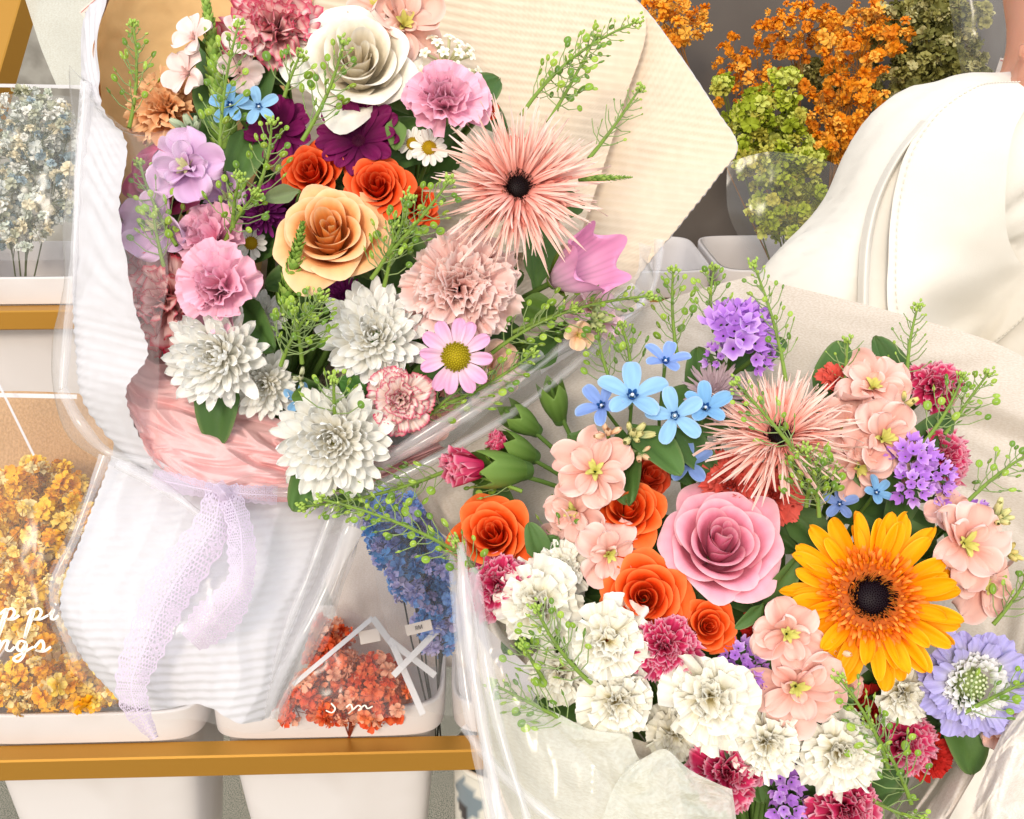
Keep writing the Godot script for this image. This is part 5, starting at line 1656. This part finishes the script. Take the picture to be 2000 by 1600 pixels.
	f_mum(510, 410, .604, 110, 0.0, 0.1, [C("7c1f6a"), C("a0378c"), C("b08a2c")], "magenta_chrysanthemum", "purple button chrysanthemum behind green pods left of peach rose", 110, {w = 0.08})
	f_daisy(890, 697, .566, 150, 0.0, -0.05, [C("eccbd8"), C("e3a8cc"), C("c9b416"), C("8a7a14")], "pink_daisy", "pale pink daisy with a yellow green disc", 12, 0.36)
	f_daisy(838, 288, .590, 72, 0.1, 0.1, [C("f2efe4"), C("f4f2ea"), C("d8b81c"), C("b08c12")], "chamomile_flower", "white chamomile daisy beside the dark purple daisy", 13, 0.38)
	f_daisy(806, 280, .597, 62, -0.1, 0.1, [C("f2efe4"), C("f4f2ea"), C("d8b81c"), C("b08c12")], "chamomile_flower", "chamomile daisy half behind another chamomile", 13, 0.4)
	f_daisy(490, 475, .604, 62, 0.2, -0.1, [C("f2efe4"), C("f4f2ea"), C("d8b81c"), C("b08c12")], "chamomile_flower", "chamomile daisy tucked in left of the peach rose", 12, 0.4)
	f_daisy(700, 272, .598, 168, 0.05, 0.25, [C("4a0a34"), C("761650"), C("3a0826"), C("5a1038")], "purple_daisy", "dark purple dahlia below the white rose", 18, 0.16, {w = 0.2, elev = 0.35})
	f_daisy(545, 255, .604, 140, -0.15, 0.1, [C("4a0a34"), C("7d1858"), C("3a0826"), C("5a1038")], "purple_daisy", "dark purple dahlia behind the small blue flowers", 16, 0.18, {w = 0.24, elev = 0.3})
	f_daisy(560, 395, .612, 120, -0.1, 0.1, [C("4a0a34"), C("7d1858"), C("3a0826"), C("5a1038")], "purple_daisy", "dark purple dahlia half under the orange rose", 16, 0.18, {w = 0.24, elev = 0.3})
	f_tweedia(450, 205, .584, 86, -0.15, 0.15, "pale blue star flower beside the green flower spike")
	f_tweedia(505, 208, .586, 82, 0.1, -0.1, "slate blue star flower over the purple dahlia")
	f_tweedia(590, 782, .590, 84, -0.2, -0.3, "blue star flower under the leafy pods between white chrysanthemums")
	e = place("star_flower_cluster", "cluster of tiny white star flowers above the pink carnation", "white flowers", 880, 112, .606, 140, 0.35, 0.4, 0.3)
	star_cluster(e[0], e[1])
	stalk(e[0], tie, 0.0015, 1)
	e = place("pink_bell_flower", "pink bell shaped flower pointing away against the cream paper", "bell flower", 1085, 548, .604, 150, 0.75, 0.28, 0.0)
	bell(e[0], e[1] * 1.0, C("efc0dc"), C("ec9fca"))
	stalk(e[0], tie, 0.0016, 2)
	for b in [[362, 142, -0.6, 0.0, "blush snapdragon floret left of the green spike"], [375, 70, -0.5, 0.3, "small blush floret high on the green spike's left"], [470, 140, 0.5, 0.0, "blush snapdragon floret above the blue star flower"], [480, 75, 0.5, 0.3, "blush floret between the green spike and the streaked carnation"]]:
		f_stock(b[0], b[1], .596, 84, b[2], b[3], [C("edc7c0"), C("f4ded8"), C("e6c0b8")], "blush_floret", b[4], false)
	f_stock(1160, 600, .618, 130, 0.6, 0.3, [C("ecbcc6"), C("f1cdd4"), C("d9cf92")], "blush_stock", "pale pink stock flower in the fold of the white paper", true)
	f_stock(1130, 655, .600, 60, 0.5, -0.1, [C("f0bf92"), C("f6d3b2"), C("e5d07a")], "peach_stock", "small peach stock flower at the lower paper edge", false)
	f_buds(1165, 625, .600, 84, 0.8, 0.2, [C("96ab86"), C("c9cf8e")], 8, "pale green stock buds at the lower right paper edge")
	f_buds(585, 738, .580, 60, 0.0, 0.4, [C("a9b07a"), C("d9dab4")], 4, "round pale green buds between the white chrysanthemums")
	f_stock(960, 735, .600, 130, 0.5, -0.3, [C("eeb79a"), C("f3cbb4"), C("e5d07a")], "peach_stock", "peach stock flower behind crinkled film below the blush carnation")
	f_stock(850, 800, .604, 120, 0.3, -0.4, [C("ee9f92"), C("f3b9ac"), C("e5d07a")], "coral_stock", "coral stock flower behind crinkled film beside the pink edged carnation")
	spike(spot(450, 330, .606), spot(396, -40, .596), 0.0105, "tall green flower spike against the orange lining")
	spike(spot(556, 610, .580), spot(592, 432, .556), 0.0085, "curved green flower spike beside the peach rose")
	spike(spot(1130, 350, .596), spot(1236, 346, .600), 0.0042, "small green flower spike right of the fringed gerbera")
	lone_leaf(585, 372, .585, 515, 388, .580, 0.0052, "grey green rose leaf under the small orange rose", "7d8c62")
	lone_leaf(660, 740, .584, 716, 762, .578, 0.006, "shiny green leaf beside the pink edged carnation", "4c7a34")
	lone_leaf(610, 770, .586, 570, 778, .580, 0.005, "small green leaf below the round buds", "5f8038")
	lone_leaf(1010, 590, .602, 1090, 620, .600, 0.009, "green leaf below the pink bell flower", "57782f")
	lone_leaf(770, 230, .598, 775, 290, .590, 0.006, "green leaf between the dark dahlia and the pink carnation", "6f8e48")
	var sp := [
		[252, 250, .604, 260, 48, .606, "pod sprig against the orange paper lining", {}],
		[430, 320, .585, 466, 48, .575, "pod sprig in front of the blue star flowers", {}],
		[590, 275, .575, 672, 82, .562, "pod sprig in front of the white rose", {}],
		[555, 190, .590, 585, 110, .585, "pod sprig under the streaked carnation", {}],
		[492, 395, .578, 530, 238, .566, "bright pod sprig in front of the purple dahlia", {}],
		[455, 445, .578, 468, 350, .566, "pod sprig in front of the purple button chrysanthemum", {}],
		[440, 470, .582, 500, 380, .570, "pod sprig leaning over the rosy carnation", {}],
		[1018, 225, .596, 1245, 42, .612, "long pod sprig across the cream striped paper", {n = 44}],
		[1070, 240, .598, 1165, 68, .614, "pod sprig beside the long one on cream paper", {}],
		[1150, 310, .606, 1248, 175, .622, "thin pod sprig over the paper fold", {pod = 0.0018}],
		[755, 500, .566, 878, 352, .552, "pod sprig between the orange rose and fringed gerbera", {}],
		[725, 545, .570, 800, 385, .556, "dense pod sprig right of the peach rose", {}],
		[750, 560, .574, 770, 440, .560, "pod sprig over the edge of the peach rose", {}],
		[548, 715, .572, 630, 582, .556, "dense lime pod sprig above the round buds", {n = 46, wide = 1.3}],
		[590, 710, .572, 575, 610, .556, "lime pod sprig beside the green spike", {wide = 1.3}],
		[1000, 650, .592, 1268, 578, .592, "pod sprig reaching over the white paper edge", {n = 40}],
		[960, 690, .590, 1120, 605, .586, "pod sprig below the pink bell flower", {}],
		[655, 825, .572, 652, 742, .556, "lime pod sprig on top of the large white chrysanthemum", {wide = 1.2}],
		[870, 790, .588, 1040, 690, .582, "pale pod sprig under crinkled film", {}],
		[820, 830, .590, 920, 745, .584, "pod sprig beside the pink daisy", {}],
		[345, 480, .580, 272, 320, .584, "pod sprig behind film over the magenta rose", {}],
		[620, 560, .60, 640, 520, .595, "short pod sprig below the peach rose", {}],
		[320, 520, .582, 300, 420, .578, "faint pod sprig behind film over the lilac stock", {}]]
	for s in sp:
		g_sprig(s[0], s[1], s[2], s[3], s[4], s[5], s[6], s[7])

func build_second_bouquet() -> void:
	tie = spot(1480, 1760, .665)
	var orange := [C("ee4812"), C("fa6220"), C("fc8a4c")]
	var e := place("orange_gerbera", "large orange yellow gerbera with a black eye", "gerbera", 1708, 1165, .556, 345, -0.10, 0.25, 0.15)
	gerbera(e[0], e[1], 5)
	stalk(e[0], tie, 0.003, 2)
	f_rose(1420, 1045, .562, 258, 0.03, 0.55, [C("ec86a8"), C("f2a4b4"), C("f8c6cc")], "pink_rose", "large pink rose beside the orange gerbera", 28, 0.9)
	e = place("fringed_gerbera", "fringed salmon gerbera tilted upward below the purple statice", "gerbera", 1522, 845, .578, 300, -0.28, 0.75, 0.1)
	spider_gerbera(e[0], e[1], 8)
	stalk(e[0], tie, 0.003, 2)
	f_rose(960, 1038, .575, 172, -0.15, 0.4, orange, "orange_rose", "open orange rose at the fleece corner above a magenta carnation", 26)
	f_rose(1230, 985, .576, 158, 0.0, 0.45, orange, "orange_rose", "orange rose on its green calyx among the blush stocks", 22, 0.8)
	f_rose(1260, 1165, .558, 195, -0.1, 0.25, orange, "orange_rose", "wide orange rose between white carnation and large pink rose", 28)
	f_rose(1388, 1222, .558, 122, 0.05, 0.25, orange, "orange_rose", "small orange rose just below the large pink rose", 22, 0.8)
	f_rose(1275, 925, .594, 115, 0.4, 0.5, [C("c22c12"), C("dc4420"), C("ec6a44")], "orange_rose", "red orange rose behind another one below the blue star flowers", 20, 0.8)
	var coral := [C("d8443a"), C("ea6a5c"), C("f08c7c")]
	f_carn(1432, 945, .590, 170, -0.1, 0.4, coral, "coral_carnation", "coral carnation behind the large pink rose", {n = 36})
	f_carn(1515, 965, .592, 130, 0.2, 0.4, coral, "coral_carnation", "coral carnation under the fringed salmon gerbera", {n = 30})
	f_carn(1640, 745, .612, 90, 0.1, 0.5, coral, "coral_carnation", "coral carnation tip behind the blush stocks by the fleece", {n = 24})
	var mag := [C("b01240"), C("d63a6c"), C("f0b4c4")]
	var mq := {n = 34, ew = 0.12, serr = 0.10, w = 0.46, ruf = 0.28}
	var mags := [[965, 1142, .572, 150, -0.5, 0.2, "magenta carnation with white teeth below the corner orange rose"], [1300, 1268, .552, 150, 0.0, 0.0, "magenta carnation with pale margins between orange roses and white carnations"], [1418, 1520, .560, 165, -0.2, -0.2, "dark magenta carnation above the folded fleece"], [1655, 1590, .562, 170, 0.0, -0.2, "magenta carnation below the lowest white carnation"], [1770, 1458, .572, 150, 0.3, -0.1, "magenta carnation under the orange gerbera"], [1832, 752, .604, 120, 0.2, 0.4, "pink carnation at the fleece beside the blush stocks"], [1850, 895, .598, 140, 0.5, 0.1, "rosy carnation beside the purple statice"]]
	for m in mags:
		f_carn(m[0], m[1], m[2], m[3], m[4], m[5], mag, "magenta_carnation", m[6], mq)
	var reds := [[1490, 1235, .578, 100, "red carnation between small orange rose and blush stock"], [1590, 1240, .584, 110, "red carnation deep between blush stock and the orange gerbera"], [1690, 1400, .584, 130, "red carnation deep under the orange gerbera's lower petals"], [1820, 1480, .586, 100, "red rose like carnation behind the magenta one at the scabious"]]
	for m in reds:
		f_carn(m[0], m[1], m[2], m[3], 0.1, 0.0, [C("c02424"), C("d0322c"), C("d84a40")], "red_carnation", m[4], {n = 30, serr = 0.06})
	var white := [C("f0e2ac"), C("f8f4e8"), C("fbf9f2")]
	var wq := {n = 24, serr = 0.025, w = 0.62, ruf = 0.2, core = 0.6}
	var whites := [[1098, 1108, .574, 115, -0.1, 0.3, "white carnation bud opening beside the blush stocks"], [1048, 1178, .562, 180, -0.2, 0.1, "white carnation beside the magenta one at the film"], [1188, 1256, .552, 175, 0.0, 0.05, "white carnation below the wide orange rose"], [1208, 1376, .552, 155, 0.1, -0.1, "creamy carnation at the sheer fleece's upper edge"], [1392, 1368, .546, 200, 0.0, 0.0, "largest white carnation below the magenta one"], [1502, 1455, .553, 145, 0.1, -0.1, "small white carnation right of the dark magenta one"], [1645, 1472, .553, 170, 0.0, 0.0, "white carnation above the lowest magenta carnation"], [1772, 1358, .566, 135, 0.2, -0.1, "white carnation between the orange gerbera and the scabious"], [1090, 1320, .566, 130, -0.3, -0.2, "pale carnation behind the film and green pods"], [1320, 1440, .574, 120, -0.1, -0.2, "small white carnation tucked below the largest one"]]
	for m in whites:
		f_carn(m[0], m[1], m[2], m[3], m[4], m[5], white, "white_carnation", m[6], wq)
	var blush := [C("e9a898"), C("f3c5b8"), C("dcd87c")]
	var stocks := [[1162, 918, .574, 150, -0.1, 0.3, "open blush stock flower beside the orange rose's calyx"], [1120, 1000, .580, 120, -0.5, 0.0, "folded blush stock flower facing the orange corner rose"], [1115, 1050, .584, 110, -0.3, -0.3, "drooping blush stock flower above the white carnation bud"], [1192, 1085, .570, 130, 0.2, -0.1, "blush stock flower above the wide orange rose"],
		[1540, 1240, .552, 145, 0.0, 0.1, "blush stock flower left of the orange gerbera"], [1558, 1345, .550, 165, 0.0, 0.0, "double blush stock flower with a green heart below the gerbera"], [1640, 1330, .566, 90, 0.2, 0.0, "small blush stock flower under the gerbera's petals"],
		[1708, 752, .598, 140, 0.0, 0.5, "blush stock flower against the fleece"], [1728, 855, .588, 150, 0.1, 0.2, "blush stock flower with yellow heart beside the statice"], [1655, 835, .594, 130, -0.1, 0.1, "blush stock flower beside the fringed salmon gerbera"], [1680, 915, .590, 120, 0.0, -0.2, "blush stock flower just above the orange gerbera"], [1760, 920, .600, 90, 0.2, 0.0, "little blush stock flower behind the statice"],
		[1892, 1062, .562, 165, 0.1, 0.1, "pale stock flower with a lime eye right of the orange gerbera"], [1925, 1140, .580, 130, 0.4, -0.3, "drooping pale stock flower above the scabious"], [1862, 1000, .580, 100, 0.0, 0.5, "pale stock flower below the rosy carnation"], [1955, 1420, .575, 90, 0.5, -0.2, "pale lilac stock flower at the edge of the scabious"], [1480, 1370, .578, 90, -0.1, -0.1, "small blush stock flower beside the largest white carnation"]]
	for m in stocks:
		f_stock(m[0], m[1], m[2], m[3], m[4], m[5], blush, "blush_stock", m[6])
	f_buds(1188, 842, .572, 80, -0.1, 0.7, [C("e9b98e"), C("f6d2ae")], 4, "peach stock buds above the open blush flower")
	f_buds(1240, 848, .574, 86, 0.5, 0.5, [C("9fb88a"), C("e6dd9a")], 7, "pale green stock buds below the blue star flowers")
	f_buds(1255, 890, .572, 70, 0.5, -0.3, [C("b9c78e"), C("f0c39c")], 3, "pink tipped stock bud above the orange rose")
	f_buds(1630, 1270, .556, 90, 0.1, 0.3, [C("b3c79e"), C("f0d6b8")], 4, "green and pink stock bud left of the gerbera's lower petals")
	f_buds(1955, 1010, .572, 90, 0.6, 0.5, [C("93a878"), C("e3dc9a")], 7, "cream stock buds right of the pale stock flower")
	f_buds(1975, 1080, .576, 70, 0.7, 0.0, [C("b3b86a"), C("ecd98a")], 4, "yellow stock buds at the pale stock flower")
	f_buds(1775, 790, .590, 80, 0.6, 0.3, [C("93a878"), C("e8d98a")], 4, "yellow green stock buds below the pink carnation")
	var blues := [[1235, 772, .574, 150, 0.1, 0.5, 30.0, "blue star flower with a white bud in front"], [1318, 812, .566, 130, 0.1, 0.15, 18.0, "violet blue star flower facing forward"], [1300, 705, .582, 110, 0.1, 0.95, 34.0, "pale blue star flower seen from its side"], [1175, 792, .578, 110, -0.3, 0.5, 30.0, "blue star flower above the peach buds"], [1378, 796, .574, 110, 0.2, 0.6, 44.0, "cupped blue star flower beside the fringed salmon gerbera"], [1712, 962, .586, 80, 0.1, 0.7, 40.0, "blue star flower just above the orange gerbera"], [1345, 905, .592, 100, -0.2, 0.2, 30.0, "blue star flower right beside the coral carnation"], [1640, 985, .594, 80, -0.2, 0.4, 30.0, "blue star flower mostly behind the gerbera's petals"]]
	for m in blues:
		f_tweedia(m[0], m[1], m[2], m[3], m[4], m[5], m[7], m[6])
	f_statice(1445, 630, .596, 150, 0.05, 0.75, "tall purple statice against the fleece", 22)
	f_statice(1490, 690, .598, 90, 0.5, 0.3, "lower right head of the tall purple statice", 12)
	f_statice(1400, 690, .600, 70, -0.5, 0.3, "lower left head of the tall purple statice", 8)
	f_statice(1785, 890, .580, 100, -0.1, 0.3, "purple statice between blush stock and rosy carnation", 12)
	f_statice(1840, 925, .582, 90, 0.3, 0.1, "purple statice in front of the rosy carnation", 11)
	f_statice(1785, 950, .576, 90, -0.2, 0.1, "purple statice right above the orange gerbera", 12)
	f_statice(1845, 975, .584, 80, 0.3, 0.0, "purple statice above the pale stock flower", 10)
	f_statice(1920, 1000, .590, 70, 0.4, 0.4, "purple statice behind the pale stock flower", 8)
	f_statice(1440, 1285, .560, 90, -0.1, 0.2, "purple statice below the small orange rose", 12)
	f_statice(1478, 1320, .556, 90, 0.2, -0.1, "purple statice beside the double blush stock", 12)
	f_statice(1535, 1535, .572, 100, 0.0, -0.1, "purple statice below the small white carnation", 12)
	f_statice(1545, 1590, .570, 100, 0.2, -0.3, "lowest purple statice beside the magenta carnation", 12)
	e = place("scabious_flower", "lavender scabious with a pincushion centre", "scabious", 1905, 1338, .560, 235, 0.1, 0.05, 0.2)
	scabiosa(e[0], e[1], 4)
	stalk(e[0], tie, 0.002, 2)
	f_mum(1398, 765, .604, 125, 0.0, 0.3, [C("b59aa6"), C("d2bcc2"), C("a98f8a")], "mauve_chrysanthemum", "pale mauve flower behind the blue star flowers", 130, {w = 0.05})
	var buds := [[918, 915, .580, 92, -1.6, 0.12, 1.0, "open magenta carnation bud on a green calyx"], [965, 862, .592, 74, -1.3, 0.55, 0.35, "closed carnation bud with a magenta tip"], [985, 800, .596, 66, -1.2, 0.8, 0.0, "green carnation bud behind the magenta tipped one"], [1072, 745, .604, 66, -0.5, 1.6, 0.0, "upright green carnation bud against the beige fleece"]]
	for m in buds:
		var q := place("carnation_bud", m[7], "carnation bud", m[0], m[1], m[2], m[3], m[4], m[5], 0.0)
		carnation_bud(q[0], q[1], m[6], [C("b8184a"), C("dc5078"), C("f0a8b8")])
		stalk(q[0], spot(1200, 1000, .62), 0.0012, 0)
	lone_leaf(1110, 850, .588, 1180, 895, .584, 0.011, "green leaf beside the carnation buds", "55743c")
	lone_leaf(1060, 1100, .578, 1035, 1020, .574, 0.007, "green leaf right of the orange corner rose", "55743c")
	lone_leaf(1490, 1180, .572, 1570, 1090, .560, 0.007, "green leaf between the pink rose and the gerbera", "55743c")
	lone_leaf(1490, 1180, .560, 1440, 1230, .552, 0.004, "curled green leaf below the large pink rose", "55743c")
	lone_leaf(1125, 1240, .570, 1150, 1190, .564, 0.008, "rosebud leaf between the white carnations", "55743c")
	lone_leaf(1430, 1445, .562, 1430, 1490, .556, 0.006, "grey green leaf over the dark magenta carnation", "5c7056")
	lone_leaf(1180, 1130, .58, 1230, 1060, .578, 0.010, "green leaf between blush stock and the pink rose", "55743c")
	var sp := [
		[1325, 705, .606, 1315, 528, .606, "pod sprig rising above the pale blue star flower", {}], [1395, 650, .610, 1395, 525, .610, "pod sprig behind the purple statice", {}], [1535, 745, .590, 1472, 518, .598, "thin pod sprig in front of the purple statice", {pod = 0.0036}], [1652, 755, .606, 1656, 668, .608, "short bare sprig above the fringed salmon gerbera", {pod = 0.0016}],
		[1772, 755, .604, 1792, 602, .606, "bare sprig beside the pink carnation at the fleece", {pod = 0.002}], [1800, 870, .588, 1880, 735, .596, "pod sprig crossing the pink carnation", {}], [1845, 850, .594, 1930, 730, .602, "pod sprig right of the pink carnation", {}], [1890, 980, .584, 2012, 885, .592, "pod sprig right of the rosy carnation", {}], [1568, 900, .560, 1438, 748, .560, "pod sprig lying over the fringed salmon gerbera", {pod = 0.0036}],
		[1600, 1010, .566, 1575, 880, .556, "dense lime pod sprig above the orange gerbera", {n = 44, wide = 1.2}], [1575, 990, .572, 1605, 900, .560, "lime pod sprig beside the coral carnation", {n = 36, wide = 1.2}], [1200, 760, .598, 1168, 645, .600, "taller pod sprig left of the blue star flowers", {}], [1230, 745, .600, 1215, 640, .602, "pod sprig just beside the blue star flowers", {}],
		[1155, 1335, .548, 1048, 1190, .540, "lime pod sprig in front of the white carnations", {n = 36, wide = 1.3}], [1135, 1425, .550, 965, 1338, .544, "pod sprig over the sheer fleece edge", {n = 34}], [1060, 1325, .556, 1020, 1260, .552, "small pod sprig below the film edge", {}], [1735, 1500, .552, 1640, 1325, .540, "pod sprig over the lowest white carnation", {}], [1780, 1570, .556, 1700, 1420, .548, "pod sprig in front of the magenta carnation under the gerbera", {wide = 1.3}], [1940, 1220, .574, 2006, 1130, .572, "pod sprig above the scabious", {}],
		[1870, 1400, .556, 2010, 1330, .552, "pod sprig crossing the scabious", {}], [1700, 1560, .560, 1800, 1600, .556, "pod sprig lying on the fleece below", {}], [1020, 960, .588, 905, 925, .590, "pod sprig behind the carnation bud", {}], [1090, 1080, .59, 1100, 980, .59, "pod sprig behind the orange corner rose", {}],
		[905, 905, .590, 590, 990, .572, "long green sprig reaching across the gap between the bouquets", {n = 52}], [935, 1105, .578, 625, 975, .566, "pod sprig crossing the blue dried flowers", {n = 40}], [940, 1130, .574, 890, 1060, .566, "pod sprig between the corner orange rose and magenta carnation", {}]]
	for s in sp:
		g_sprig(s[0], s[1], s[2], s[3], s[4], s[5], s[6], s[7])
